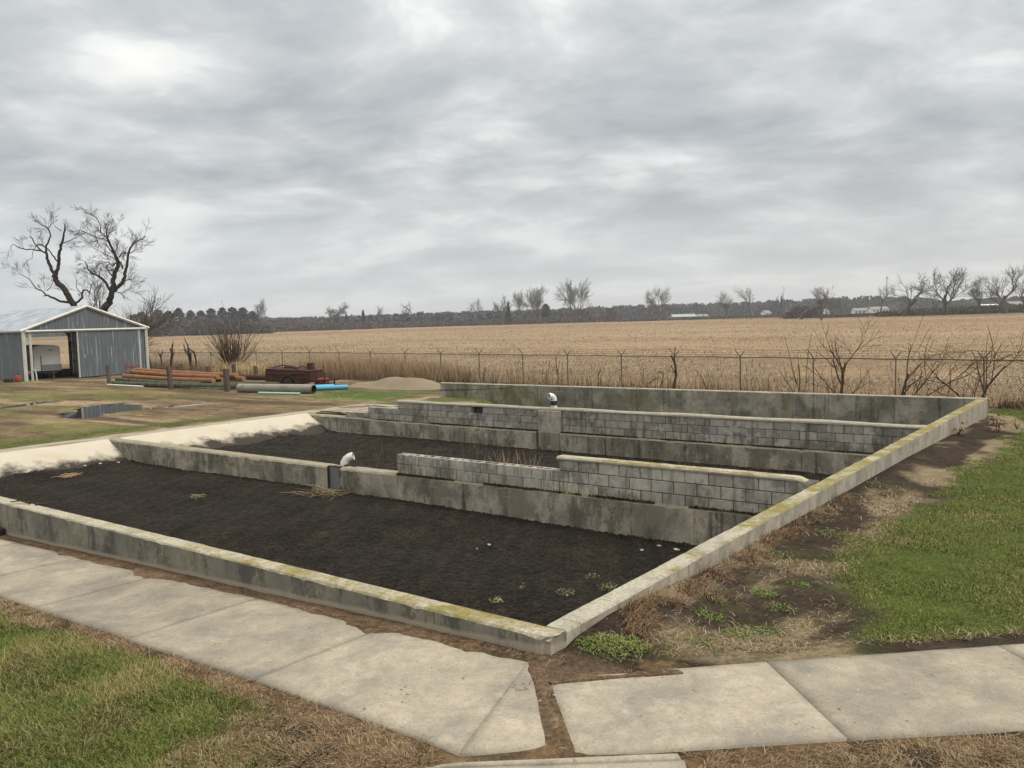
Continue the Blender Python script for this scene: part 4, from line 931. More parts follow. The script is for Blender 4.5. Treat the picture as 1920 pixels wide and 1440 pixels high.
bar('corner_trim', [sp(0, -.06, -.02), sp(0, -.06, EH)], .12); bar('corner_trim', [sp(WID, -.06, 0), sp(WID, -.06, EH)], .11); bar('door_post', [sp(.42, -.03, -.02), sp(.42, -.03, 3.28)], .085)
bar('eave_trim', [sp(-.2, -.1, EH-.08), sp(-.2, DEP+.1, EH-.08)], .05)
mb = MB(); mb.tube([sp(.60, -.2, .02), sp(.57, -.2, .55), sp(.48, -.2, .8)], .05, 6); mb.build('bent_trim', M['white_trim'], shed)
for u in (3.0, 8.3): bar('inside_post', [sp(u, DEP-.15, 0), sp(u, DEP-.15, 3.2)], .13, M['dark'])
bar('inside_post', [sp(3.6, .3, 0), sp(3.6, .3, 3.25)], .1, M['post']); bar('brace', [sp(3.6, .35, 1.9), sp(2.9, .4, 3.25)], .05, M['post'])
for zz_ in (.8, 1.6, 2.3): bar('inside_girt', [sp(WID-.12, .35, zz_), sp(WID-.12, DEP-.2, zz_)], .04, M['post'])
for v in (2.4, 4.8, 7.2, 9.6): bar('rafter', [sp(.05, v, EH-.15), sp(WID/2, v, PH-.15), sp(WID-.05, v, EH-.15)], .07, M['dark'])

# enclosed trailer parked in the shed
tx, ty = -57.6, 21.95; ta = math.radians(-8)     # nose direction: +x turned a little
tr = thing('cargo_trailer', 'white enclosed cargo trailer with shade-grey sides parked nose out in the shed doorway', 'trailer', (tx, ty, SZ))
Fx = Vector((math.cos(ta), math.sin(ta), 0)); Sx = Vector((-math.sin(ta), math.cos(ta), 0)); Zx = Vector((0, 0, 1))
def tp(f, s, z): q = Vector((tx, ty, SZ))+Fx*f+Sx*(s*.88)+Zx*(z*.92); return tuple(q)
mb = MB()      # body with an arched roof
arc = [(-1.0, .62), (-1.0, 2.28), (-.9, 2.45), (-.55, 2.55), (0, 2.59), (.55, 2.55), (.9, 2.45), (1.0, 2.28), (1.0, .62)]
vs = [tp(f, s, z) for f in (-3.6, -.12) for s, z in arc]; m = len(arc)
mb.add(vs, [(q, q+1, m+q+1, m+q) for q in range(m-1)] + [tuple(range(m))[::-1], (0, m, 2*m-1, m-1)]); mb.build('body', M['grey_panel_and_shade'], tr)
mb = MB(); fr_ = [(s*.97, z if z > 1 else .64) for s, z in arc]; vs = [tp(f, s, z) for f in (-.12, .06) for s, z in fr_]
mb.add(vs, [(q, q+1, m+q+1, m+q) for q in range(m-1)] + [tuple(m+q for q in range(m))]); mb.build('front_wall', M['white_paint'], tr)
mb = MB(); mb.box(tp(.07, .28, .86), (.03, 1.3, .44), ax=(Fx, Sx, Zx)); mb.build('rock_guard', M['grey_panel_and_shade'], tr)
mb = MB(); mb.box(tp(.07, .28, 2.18), (.04, .22, .06), ax=(Fx, Sx, Zx)); mb.build('marker_light', M['dark'], tr)
mb = MB(); mb.tube([tp(.1, -.45, .7), tp(.1, -.45, 1.75)], .02, 5); mb.build('jack_rod', M['dark'], tr)
mb = MB(); mb.tube([tp(0, -.7, .5), tp(1.1, 0, .5), tp(0, .7, .5)], .05, 6); mb.tube([tp(1.0, 0, .5), tp(1.3, 0, .5)], .06, 6); mb.build('tongue', M['dark'], tr)
mb = MB(); mb.tube([tp(.9, .1, 0.02), tp(.9, .1, .6)], .035, 6); mb.build('jack_stand', M['galv'], tr)
for s in (-1.04, .86):
    for f in (-2.3,): 
        mb = MB(); mb.tube([tp(f, s, .36), tp(f, s+.2, .36)], .36, 20); mb.build('wheel', M['rubber'], tr)
# loose dark things stacked behind the trailer
mb = MB()
for u, v, w, h in ((4.3, 4.8, 1.5, .5), (3.4, 5.6, 1.2, .75), (5.1, 6.0, .9, .35)):
    mb.box(sp(u, v, h/2), (w, .8, h), rz=.3, bev=.04)
t = thing('scrap_heap', 'dark heap of scrap on the shed floor behind the trailer', 'scrap', sp(4.2, 4.2, 0)); mb.build('scrap_pile', M['dark'], t)
# red can by the shed
t = thing('fuel_can', 'red fuel can on the ground beside the shed corner', 'can', (-56.3, 19.45, -.48))
mb = MB(); mb.tube([(-56.3, 19.45, -.48), (-56.3, 19.45, -.44), (-56.3, 19.45, -.12), (-56.3, 19.45, -.03)], [.16, .19, .19, .10], 14); mb.build('can_body', M['red'], t)
mb = MB(); mb.tube([(-56.3, 19.45, -.04), (-56.3, 19.53, .08)], .03, 6); mb.build('spout', M['dark'], t)
t = thing('tool_box', 'low dark box on the ground just left of the red fuel can', 'box', (-56.4, 18.9, -.48))
mb = MB(); mb.box((-56.4, 18.9, -.36), (.5, .35, .24), rz=.5, bev=.02); mb.build('box_body', M['dark'], t)
mb = MB(); mb.tube([(-56.5, 18.85, -.22), (-56.4, 18.9, -.16), (-56.3, 18.95, -.22)], .02, 5); mb.build('carry_handle', M['galv'], t)

# ------------------------------------------------------------------ pole stack
def pole(a, b, rad, kind, label):
    t = thing('utility_pole', label, 'pole', a, 'poles in the stack between the stakes')
    a, b = Vector(a), Vector(b); mb = MB(); pts = [a+(b-a)*q/6+Vector((0, 0, -.04*math.sin(math.pi*q/6))) for q in range(7)]
    mb.tube(pts, [rad*(.86+.14*q/6) for q in range(7)], 14, cap=False); mb.build('pole_shaft', M[kind], t)
    dn = (b-a).normalized()
    for c, s_ in ((b, 1), (a, -1)):
        mb = MB()
        e = dn.cross(Vector((0, 0, 1))).normalized(); u = dn.cross(e); rr = rad if s_ > 0 else rad*.86
        ring = [c+(e*math.cos(2*math.pi*q/14)+u*math.sin(2*math.pi*q/14))*rr*.995 for q in range(14)]; mid = [c+dn*s_*.004+(p_-c)*.42 for p_ in ring]
        mb.add(ring+mid, [(q, (q+1) % 14, 14+(q+1) % 14, 14+q) for q in range(14)]+[tuple(range(14, 28))])
        mb.build('cut_end', M['endgrain'] if kind == 'orange_pole' else M['olive_pole'], t)
pole((-44.9, 20.55, .04), (-35.75, 20.55, -.06), .135, 'orange_pole', 'orange stripped pole, nearest of the orange ones and shortest at its right end')
pole((-44.7, 20.95, .27), (-36.0, 21.0, .09), .135, 'orange_pole', 'orange pole lying highest on the stack, ending by the third stake')
pole((-45.3, 21.6, .33), (-35.35, 21.7, .13), .14, 'orange_pole', 'longest orange pole at the back of the stack, right end beyond the third stake')
pole((-44.2, 21.25, .02), (-36.0, 21.3, -.08), .13, 'orange_pole', 'orange pole tucked under the two upper orange poles')
pole((-43.9, 21.9, .04), (-34.9, 21.8, -.03), .13, 'orange_pole', 'orange pole under the longest one, its end showing right of the third stake')
pole((-45.2, 20.30, -.14), (-36.4, 20.25, -.24), .13, 'olive_pole', 'olive green weathered pole right under the nearest orange pole')
pole((-45.1, 20.05, -.34), (-32.9, 20.2, -.27), .145, 'olive_pole', 'long olive green weathered pole along the front of the stack')
pole((-41.4, 20.25, -.42), (-33.6, 19.95, -.44), .11, 'olive_pole', 'dark green pole lying lowest on the ground at the front of the stack')
pole((-44.6, 20.9, -.30), (-33.2, 20.8, -.25), .14, 'olive_pole', 'dark olive pole in the second row, end showing between third stake and rusty trailer')
pole((-44.6, 21.6, -.30), (-32.6, 21.3, -.27), .14, 'olive_pole', 'dark olive pole in the third row, its end nearest the grey pipe')
pole((-44.6, 22.2, -.30), (-32.0, 21.8, -.28), .14, 'olive_pole', 'dark olive pole at the rear bottom of the stack, nearest the rusty trailer')
pole((-40.0, 23.0, .02), (-33.9, 22.7, -.03), .15, 'rust', 'dark brown pole lying behind the fourth stake left of the rusty trailer')
t = thing('white_pipe', 'thin white pipe on the ground under the left end of the pole stack', 'pipe', (-45, 19.9, -.44))
mb = MB(); mb.pipe([(-45.2, 19.75, -.43), (-41.2, 19.7, -.44)], .05, .04, 10); mb.build('pipe_body', M['pvc'], t)
def stake(x, y, h, lean, rad, label, mat='post'):
    t = thing('wooden_stake', label, 'stake', (x, y, -.48), 'stakes around the pole stack')
    mb = MB(); mb.tube([(x, y, -.6), (x+lean*.5, y, -.48+h*.5), (x+lean, y, -.48+h)], [rad, rad*1.02, rad*.95], 10); mb.build('stake_shaft', M[mat], t)
stake(-45.84, 20.2, 1.15, -.16, .12, 'dark leaning stake at the left end of the pole stack')
stake(-38.0, 19.45, 1.2, -.10, .135, 'dark stake in the middle of the front of the pole stack')
stake(-32.95, 19.45, 1.15, -.02, .15, 'grey stake at the front of the stack beside the grey corrugated pipe')
stake(-38.8, 25.4, .86, -.02, .13, 'grey stake just left of the rusty trailer')
stake(-41.1, 25.5, .96, -.03, .13, 'dark stake behind the stack below the fan-shaped bush')
stake(-43.95, 25.6, .78, 0, .15, 'short mossy stump of a stake behind the middle of the orange poles')
stake(-46.95, 25.6, .9, 0, .12, 'short dark stake behind the orange poles, nearest the shed')
t = thing('pipe_rack', 'small red metal rack standing behind the left end of the poles', 'rack', (-47.5, 22.5, -.48))
for nm, pts in (('leg', [(-48.2, 22.5, -.48), (-48.2, 22.5, .51)]), ('leg', [(-47.55, 22.5, -.2), (-47.55, 22.5, .45)]), ('leg', [(-46.87, 22.6, -.48), (-46.87, 22.6, .5)]), ('cross_bar', [(-48.2, 22.5, .5), (-46.87, 22.6, .5)]), ('cross_bar', [(-48.2, 22.5, .38), (-46.87, 22.6, .38)]), ('cross_bar', [(-48.2, 22.5, .0), (-46.87, 22.6, .0)])):
    mb = MB(); mb.tube(pts, .03, 5); mb.build(nm, M['red'], t)

# ------------------------------------------------------------------ rusty tank trailer
rt = thing('rusty_trailer', 'rusty brown boxy old trailer parked between the stakes and the sand mound', 'trailer', (-31.7, 22.3, -.48))
ra = Vector((.98, .2, 0)).normalized(); rs = Vector((-ra.y, ra.x, 0)); RO = Vector((-33.2, 21.9, -.48))
def rp(u, s, z): return tuple(RO+ra*u+rs*s+Vector((0, 0, z)))
prof = [(0.05, .98), (.0, .55), (.10, .28), (.30, .04), (.42, .04), (.46, .30), (1.02, .30)]
arch = [(1.50+.45*math.cos(a), .16+.45*math.sin(a)) for a in np.linspace(math.pi, 0, 11)]
prof += [(1.05, .16)] + arch + [(2.35, .28), (2.95, .30), (2.95, .86), (1.6, .92)]
mb = MB(); m = len(prof); vs = [rp(u, s, z) for s in (0, 1.0) for u, z in prof]
mb.add(vs, [tuple(range(m))[::-1], tuple(range(m, 2*m))] + [(q, (q+1) % m, m+(q+1) % m, m+q) for q in range(m)]); mb.build('body', M['rust'], rt)
mb = MB(); mb.add([rp(0, -.03, .99), rp(2.98, -.03, .87), rp(2.98, 1.03, .87), rp(0, 1.03, .99), rp(.7, .62, 1.06), rp(2.4, .62, .97)], [(0, 1, 5, 4), (1, 2, 5), (2, 3, 4, 5), (3, 0, 4)]); mb.build('lid', M['rust'], rt)
mb = MB(); mb.tube([rp(2.6, .5, .88), rp(2.6, .5, 1.26)], .19, 12); mb.build('stack_box', M['rust'], rt)
mb = MB(); mb.tube([rp(1.0, .35, 1.0), rp(1.1, .35, 1.08), rp(1.9, .35, 1.0)], .05, 6); mb.build('lid_hinge', M['rust'], rt)
mb = MB(); mb.tube([rp(1.5, -.03, .22), rp(1.5, .2, .22)], .33, 22); wh = sub(mb.build('wheel', M['rubber'], rt), rt)
mb = MB(); mb.tube([rp(1.5, -.045, .22), rp(1.5, .1, .22)], .17, 14); mb.build('rim', M['dark'], wh)
mb = MB(); arcp = [rp(1.50+.46*math.cos(a), -.02, .16+.46*math.sin(a)) for a in np.linspace(math.pi, 0, 13)]; mb.tube(arcp, .022, 5); mb.build('wheel_arch', M['rust'], rt)
mb = MB(); mb.tube([rp(2.9, .1, .35), rp(4.3, .3, .42)], .045, 6); mb.tube([rp(2.9, 1.0, .35), rp(4.3, .5, .42)], .045, 6); mb.tube([rp(3.2, .15, .12), rp(3.2, .15, .6)], .04, 6); mb.tube([rp(4.2, .3, .42), rp(4.2, .3, -.02)], .045, 6); mb.tube([rp(3.6, .3, .75), rp(3.6, .3, .0)], .05, 6); mb.tube([rp(3.3, .2, .2), rp(4.2, .35, .25)], .04, 6); mb.build('drawbar', M['rust'], rt)
mb = MB()
for pts in ([rp(.2, .2, 1.0), rp(.9, .3, 1.16), rp(1.5, .5, 1.08)], [rp(1.9, .1, .95), rp(2.3, .2, 1.12), rp(2.45, .6, .96)], [rp(.3, -.05, .75), rp(1.2, -.09, .70), rp(2.6, -.05, .78)], [rp(-.35, .4, .25), rp(-.1, .3, .6), rp(.05, .3, .7)], [rp(2.2, -.06, .5), rp(2.7, -.1, .55), rp(3.2, .1, .35)]): mb.tube(pts, .028, 5)
mb.build('bent_bars', M['rust'], rt)
mb = MB(); mb.box(rp(3.25, .5, .33), (.5, .6, .3), ax=(ra, rs, (0, 0, 1)), bev=.03); mb.build('red_tool_box', M['red'], rt)

# ------------------------------------------------------------------ loose pipes
t = thing('corrugated_pipe', 'thick grey corrugated pipe lying on the ground in front of the rusty trailer', 'pipe', (-29.7, 19.6, -.48))
a, b = Vector((-31.9, 19.35, -.25)), Vector((-27.35, 20.25, -.25)); mb = MB(); n = 150
pts = [a+(b-a)*q/n for q in range(n+1)]; rad = [.205+.014*math.cos(q*math.pi*.66) for q in range(n+1)]; rad[0] = .11; rad[1] = .18
mb.tube(pts, rad, 20, cap=False); mb.build('pipe_wall', M['grey_pipe'], t)
mb = MB(); mb.tube([b, b-(b-a).normalized()*1.2], .19, 20, cap=False); mb.tube([b-(b-a).normalized()*1.2, b-(b-a).normalized()*1.21], .19, 20); mb.build('pipe_bore', M['dark'], t)
for (a, b, rad, mat, lb) in (((-29.6, 20.5, -.36), (-27.72, 22.65, -.36), .115, 'blue_pipe', 'blue plastic pipe, nearer of two, sticking out past the grey corrugated pipe'), ((-30.1, 20.9, -.37), (-29.15, 23.0, -.37), .11, 'blue_pipe', 'blue plastic pipe, the further one, close to the rusty trailer drawbar'), ((-30.0, 19.15, -.42), (-27.45, 19.55, -.42), .06, 'green_pipe', 'thin pale green pipe on the ground in front of the grey corrugated pipe')):
    t = thing('plastic_pipe', lb, 'pipe', a); mb = MB(); mb.pipe([a, b], rad, rad*.86, 18); mb.build('pipe_wall', M[mat], t)

# ------------------------------------------------------------------ sand mound and puddle
xs = np.arange(-30.5, -22.6, .12); ys = np.arange(22.7, 27.0, .12); X, Y = np.meshgrid(xs, ys)
Hh = .46*np.exp(-((X+26.6)/1.5)**2-((Y-24.6)/.9)**2) + .40*np.exp(-((X+24.6)/1.0)**2-((Y-24.9)/.85)**2) + .22*np.exp(-((X+28.6)/.8)**2-((Y-24.1)/.6)**2) + .28*np.exp(-((X+25.5)/1.9)**2-((Y-24.1)/.6)**2)
Hh = Hh*(.88+.24*fbm(X*1.2, Y*1.2, 111, 4)) + (fbm(X*4, Y*4, 112, 3)-.5)*.05
Z = gz(X, Y) - .10 + Hh; nx = len(xs); i, j = np.meshgrid(np.arange(nx-1), np.arange(len(ys)-1)); a = (j*nx+i).ravel()
o = mesh_np('sand_mound', np.stack([X, Y, Z], -1).reshape(-1, 3), np.stack([a, a+1, a+nx+1, a+nx], 1), M['sand'], None, smooth=True)
tag(o, 'low grey-brown sand mound at the foot of the fence beside the tall dry grass', 'mound')
def blob(cx_, cy_, rx, ry, rot, seed, z, n=48):
    P = []
    for q in range(n):
        a = 2*math.pi*q/n; rr = .75+.55*(float(fbm(math.cos(a)*1.7+seed, math.sin(a)*1.7, seed, 4))); u, v = rx*rr*math.cos(a), ry*rr*math.sin(a)
        P.append((cx_+u*math.cos(rot)-v*math.sin(rot), cy_+u*math.sin(rot)+v*math.cos(rot), z))
    return P
for hx, hy, hw, hh, zw in ((-30.4, 12.4, 8., 6.5, -.522), (-36.8, 11.6, 4.6, 5, -.522)):
    mb = MB(); mb.add([(hx-hw/2, hy-hh/2, zw), (hx+hw/2, hy-hh/2, zw), (hx+hw/2, hy+hh/2, zw), (hx-hw/2, hy+hh/2, zw)], [(0, 1, 2, 3)]); tag(mb.build('puddle', M['water']), kind='structure')

# ------------------------------------------------------------------ bare trees
def rot_about(v, ax, a): return v*math.cos(a)+ax.cross(v)*math.sin(a)+ax*ax.dot(v)*(1-math.cos(a))
def grow(mbs, p0, d, L, rad, depth, r, o, lvl=0):
    """recursive limb: wanders, tapers, gives off children; mbs = (limbs builder, twigs builder)"""
    nseg = 4 if lvl == 0 else 3 if depth > 1 else 2; pts = [Vector(p0)]; rd = [rad]; d = Vector(d).normalized()
    for i in range(nseg):
        j = Vector((r.gauss(0, 1), r.gauss(0, 1), r.gauss(0, 1)))*o['wob']
        d = (d + j + Vector((0, 0, o['up']))*(1 if lvl else .3)).normalized()
        pts.append(pts[-1]+d*L/nseg); rd.append(max(o['rmin'], rad*(1-(1-o['tap'])*(i+1)/nseg)))
    mb = mbs[0] if rad > o['split'] else mbs[1]
    mb.tube(pts, rd, 7 if lvl == 0 else 5 if rad > o['split'] else 3, cap=False, smooth=rad > o['split'])
    if depth <= 0: return
    nc = r.randint(*o['kids'])
    for q in range(nc):
        t = o['first'] + (1-o['first'])*(q+r.random()*.7)/nc if lvl == 0 else .3+.7*(q+r.random())/nc
        f = min(t, .999)*nseg; i = int(f); u = f-i; base = pts[i]*(1-u)+pts[i+1]*u; br = rd[i]*(1-u)+rd[i+1]*u
        dd = (pts[i+1]-pts[i]).normalized(); ax = dd.cross(Vector((r.gauss(0, 1), r.gauss(0, 1), r.gauss(0, 1)))).normalized()
        ang = r.uniform(*o['ang'])*(1 if q < nc-1 else .45)
        grow(mbs, base, rot_about(dd, ax, ang), L*r.uniform(*o['ratio'])*(1 if lvl else o.get('l0', 1.)), max(o['rmin'], br*r.uniform(.5, .72)), depth-1, r, o, lvl+1)
def tree_meshes(seed, H, o, trunk=.3):
    r = random.Random(seed); a, b = MB(), MB()
    grow((a, b), (0, 0, -.2), (r.uniform(-.06, .06), r.uniform(-.06, .06), 1), H*o.get('trunk', .45), H*trunk/10, o.get('depth', 5), r, o)
    top = max(v[2] for q in (a, b) for v in q.v); k_ = H/top
    for q in (a, b): q.v = [(v[0]*k_, v[1]*k_, v[2]*k_) for v in q.v]
    return a, b
FAR = dict(wob=.10, up=.10, tap=.62, rmin=.015, split=.11, kids=(3, 4), ang=(.35, .85), ratio=(.52, .72), first=.35, depth=5, l0=1.0, trunk=.42)
VASE = dict(FAR, up=.05, ang=(.30, .62), ratio=(.62, .80), first=.22, trunk=.42, wob=.08, kids=(4, 4), l0=1.1)
UMB = dict(FAR, up=.02, ang=(.5, 1.05), first=.72, ratio=(.5, .66), trunk=.60, kids=(4, 5), depth=4)
GNARL = dict(FAR, wob=.24, up=.07, ang=(.45, 1.0), first=.3, ratio=(.5, .74), trunk=.42, kids=(3, 4))
THIN = dict(FAR, kids=(2, 3), ang=(.3, .6), trunk=.6, first=.3, ratio=(.35, .5), depth=4)
FORK = dict(FAR, wob=.13, first=.12, ang=(.35, .62), ratio=(.62, .82), trunk=.34, kids=(3, 4), up=.08)
def put_tree(kind, x, y, H, rz, label, cat='tree', group=None, seed=1, o=FAR, trunk=.3, sx=1., src=None, mat=('far_bark', 'far_bark'), z=-.48):
    if src is None:
        t = thing(kind, label, cat, (x, y, z), group); t['_o'] = (0, 0, 0); a, b = tree_meshes(seed, 10., o, trunk)
        a.build('trunk', M[mat[0]], t); b.build('crown', M[mat[1]], t)
    else:
        t = src.copy(); COL.objects.link(t); tag(t, label, cat, group); t.location = (x, y, z)
        for ch in src.children: c = ch.copy(); COL.objects.link(c); c.parent = t
    t.rotation_euler = (0, 0, rz); t.scale = (H/10*sx, H/10*sx, H/10); return t
G_ = 'bare trees along the far side of the corn field'
v1 = put_tree('bare_tree', -300, 462, 30, 0, 'tallest vase-shaped bare tree on the horizon, right of a pair, with a full rounded crown', 'tree', G_, 5, VASE, .20, 1.0)
put_tree('bare_tree', -309, 468, 26, 2.1, 'tall bare tree close beside the tallest one on its left, slimmer crown', 'tree', G_, src=v1, sx=.8)
put_tree('bare_tree', -296, 415, 24.5, 4.0, 'vase-shaped bare tree right of the dark conifer spire, second of the tall group', 'tree', G_, 8, VASE, .21, 1.05)
put_tree('bare_tree', -314, 430, 25, 1.1, 'slender tall bare tree between the dark conifer spire and a broader vase-shaped tree', 'tree', G_, src=v1, sx=.8)
put_tree('bare_tree', -340, 438, 20, .4, 'brownish bare tree of middling height at the left end of the tall group', 'tree', G_, 14, FAR, .25, 1.1)
put_tree('bare_tree', -330, 441, 23, 5.1, 'bare tree just left of the conifer spire, rising above the brownish one', 'tree', G_, src=v1, sx=.62)
g1 = put_tree('bare_tree', -446, 460, 20, 0, 'gnarled flat-topped bare tree over the left part of the field edge', 'tree', G_, 21, GNARL, .3, 1.2)
put_tree('bare_tree', -474, 448, 18, 2.4, 'dark twisted bare tree just left of the gnarled flat-topped one', 'tree', G_, src=g1, sx=1.3)
put_tree('bare_tree', -494, 430, 14.5, 4.4, 'small leaning bare tree left of the twisted pair, nearest the spruce', 'tree', G_, 23, THIN, .3, 1.1)
put_tree('bare_tree', -431, 519, 22, 1.4, 'forked dark bare tree standing alone between the gnarled trees and the tall group', 'tree', G_, 24, FORK, .3, 1.0)
put_tree('bare_tree', -414, 354, 18, .3, 'broad brown oak-like bare tree above the left hedge', 'tree', G_, 25, dict(GNARL, kids=(4, 5)), .35, 1.25)
put_tree('bare_tree', -493, 357, 24, .8, 'pale solitary bare tree right behind the end of the dark pines', 'tree', G_, 26, VASE, .2, .9)
put_tree('bare_tree', -252, 484, 23, .5, 'round-crowned bare tree left of the white barn with the green roof', 'tree', G_, src=v1, sx=.85)
put_tree('bare_tree', -262, 492, 20, 2.9, 'smaller dark bare tree touching the round-crowned one left of the green roofed barn', 'tree', G_, 31, FORK, .3, .7)
put_tree('bare_tree', -196, 462, 17, 1.9, 'wispy reddish bare tree between the white barn and the umbrella-shaped tree', 'tree', G_, 32, VASE, .25, 1.0)
u1 = put_tree('bare_tree', -168, 426, 18, 0, 'umbrella-shaped bare tree with a long clear trunk, right of the white barn', 'tree', G_, 33, UMB, .3, .95)
put_tree('bare_tree', -147, 411, 16, 2.2, 'narrow bare tree standing alone right of the left umbrella-shaped tree', 'tree', G_, 34, THIN, .25, 1.1)
put_tree('bare_tree', -112, 337, 13.5, 1.2, 'dark bare tree with a twiggy flat top above the dense brush clump', 'tree', G_, 35, GNARL, .28, 1.0)
put_tree('bare_tree', -90, 294, 12, 3.6, 'dense multi-stemmed dark bare tree at the right of the brush clump', 'tree', G_, 36, dict(FORK, kids=(3, 3)), .26, 1.0)
put_tree('bare_tree', -89, 367, 14, 3.3, 'small umbrella-shaped bare tree just left of the lattice mast', 'tree', G_, src=u1, sx=.85)
put_tree('bare_tree', -80, 365, 17.5, 2.0, 'crooked bare tree leaning left beside the lattice mast', 'tree', G_, 37, dict(FORK, wob=.2, kids=(3, 3)), .28, 1.15)
b1 = put_tree('bare_tree', -65, 368, 19.5, .6, 'large spreading bare tree with two main limbs, the broadest at the right', 'tree', G_, 38, dict(FORK, wob=.11, kids=(3, 4), depth=5), .24, 1.5)
put_tree('bare_tree', -69, 369, 9, 1.0, 'thin slanting bare sapling left of the large spreading tree', 'tree', G_, 39, THIN, .25, 1.2)
put_tree('bare_tree', -55, 382, 15, 4.2, 'light bare tree with thin stems between the two large right-hand trees', 'tree', G_, 40, VASE, .25, 1.0)
put_tree('bare_tree', -45, 377, 19.5, 2.9, 'tall gnarled bare tree with a long left limb near the right edge', 'tree', G_, 41, dict(FORK, wob=.15), .34, 1.3)
put_tree('bare_tree', -38.5, 372, 13, 1.7, 'bare tree cut by the right edge of the view', 'tree', G_, 42, FAR, .3, 1.1)
put_tree('bare_tree', -375, 480, 17, 1.7, 'low round bare tree half hidden in the wood left of the tall group', 'tree', G_, 43, FAR, .3, 1.3)
put_tree('bare_tree', -270, 455, 11, .7, 'low dark bare tree right at the foot of the tallest tree, on its right', 'tree', G_, 44, dict(FAR, kids=(4, 5)), .3, 1.2)

# the two gnarled trees behind the shed (limb lines in units of 8.5 mm, seen square-on, then bent out of plane)
K = 70.5/1595.66/6.26
def traced_tree(name, label, x, y, u0, lines, twig_seed, trunk_lines, dens=1.):
    t = thing(name, label, 'tree', (x, y, -.48)); o = (x, y, -.48); r = random.Random(twig_seed); limb, tw = MB(), MB()
    tr_ = MB(); RTf = Vector((RT[0], RT[1], 0)).normalized(); FWf = Vector((FW[0], FW[1], 0)).normalized()
    TW = dict(wob=.16, up=.06, tap=.6, rmin=.0075, split=9., kids=(4, 5), ang=(.3, .8), ratio=(.5, .75), first=.2)
    for li, ln in enumerate(lines):
        ph = r.uniform(-1, 1); dep = ph*(.0 if li in trunk_lines else .9); P = []; rd = []
        Ltot = len(ln)
        for i, (u, v, rr) in enumerate(ln):
            q = i/max(1, Ltot-1); off = dep*q*Ltot*.18
            P.append(Vector(o)+RTf*((u-u0)*K)+Vector((0, 0, (2003-v)*K))+FWf*off); rd.append(max(.012, rr*K*1.38))
        P2, r2 = [], []
        for i in range(len(P)-1):
            for s in (0, .33, .66):
                jit = Vector((r.gauss(0, 1), r.gauss(0, 1), r.gauss(0, 1)))*rd[i]*.22*(s > 0)
                P2.append(P[i]*(1-s)+P[i+1]*s+jit); r2.append(rd[i]*(1-s)+rd[i+1]*s)
        P2.append(P[-1]); r2.append(rd[-1])
        (tr_ if li in trunk_lines else limb).tube(P2, r2, 8 if r2[0] > .1 else 5, smooth=True)
        for i in range(1, len(P2)):
            if r2[i] < .155 and r.random() < dens*(.9 if r2[i] < .09 else .6):
                dd = (P2[i]-P2[i-1]).normalized(); ax = dd.cross(Vector((r.gauss(0, 1), r.gauss(0, 1), r.gauss(0, 1)))).normalized()
                grow((tw, tw), P2[i], rot_about(dd, ax, r.uniform(.4, 1.1)), r.uniform(.45, 1.1), .013, 2, r, TW, 1)
    tr_.build('trunk', M['bark'], t); limb.build('limbs', M['bark'], t); tw.build('twigs', M['twig'], t); return t
T1 = [[(850, 2003, 34), (830, 1500, 32), (795, 1260, 29), (740, 1120, 27), (700, 1030, 26), (640, 960, 24), (580, 890, 23), (572, 835, 24)],
 [(575, 850, 18), (540, 770, 15), (505, 650, 13), (490, 560, 11), (485, 480, 9), (520, 410, 7), (550, 350, 6), (530, 270, 6), (505, 235, 5), (430, 205, 3), (370, 150, 2), (325, 90, 1.2)],
 [(490, 560, 8), (440, 530, 7), (340, 510, 5), (260, 510, 5), (190, 490, 4), (120, 440, 2.5), (90, 485, 1)],
 [(430, 530, 6), (400, 480, 6), (375, 440, 5), (360, 380, 5), (340, 350, 3)],
 [(480, 480, 6), (440, 450, 5), (380, 465, 4), (330, 540, 2.5), (320, 620, 2), (240, 650, 1)],
 [(590, 840, 18), (620, 760, 15), (630, 660, 14), (635, 570, 13), (655, 480, 11), (690, 370, 9), (705, 290, 7), (712, 195, 5)],
 [(660, 470, 6), (700, 445, 5), (800, 415, 4), (870, 380, 3), (920, 315, 2.5), (940, 280, 2), (970, 210, 1)],
 [(700, 295, 4), (665, 265, 3), (630, 235, 2)], [(620, 660, 7), (580, 590, 6), (550, 520, 5), (505, 480, 4.5), (440, 455, 4)],
 [(745, 1180, 11), (640, 1165, 10), (560, 1115, 9), (490, 1080, 7), (460, 1030, 5), (400, 1000, 5), (370, 930, 4), (360, 890, 3), (270, 830, 2), (200, 750, 1)],
 [(490, 1080, 5), (420, 1090, 4)], [(465, 1030, 4), (500, 990, 3), (530, 930, 3), (500, 850, 1.5)],
 [(790, 1190, 10), (860, 1170, 10), (915, 1120, 9), (910, 1080, 8), (940, 1035, 7), (990, 1030, 6), (1020, 1080, 5), (1050, 980, 3), (1100, 920, 2)],
 [(915, 1080, 6), (880, 1050, 4), (850, 1000, 3), (870, 900, 2), (830, 820, 1)], [(530, 270, 3), (580, 210, 2.5), (600, 130, 2), (590, 60, 1)]]
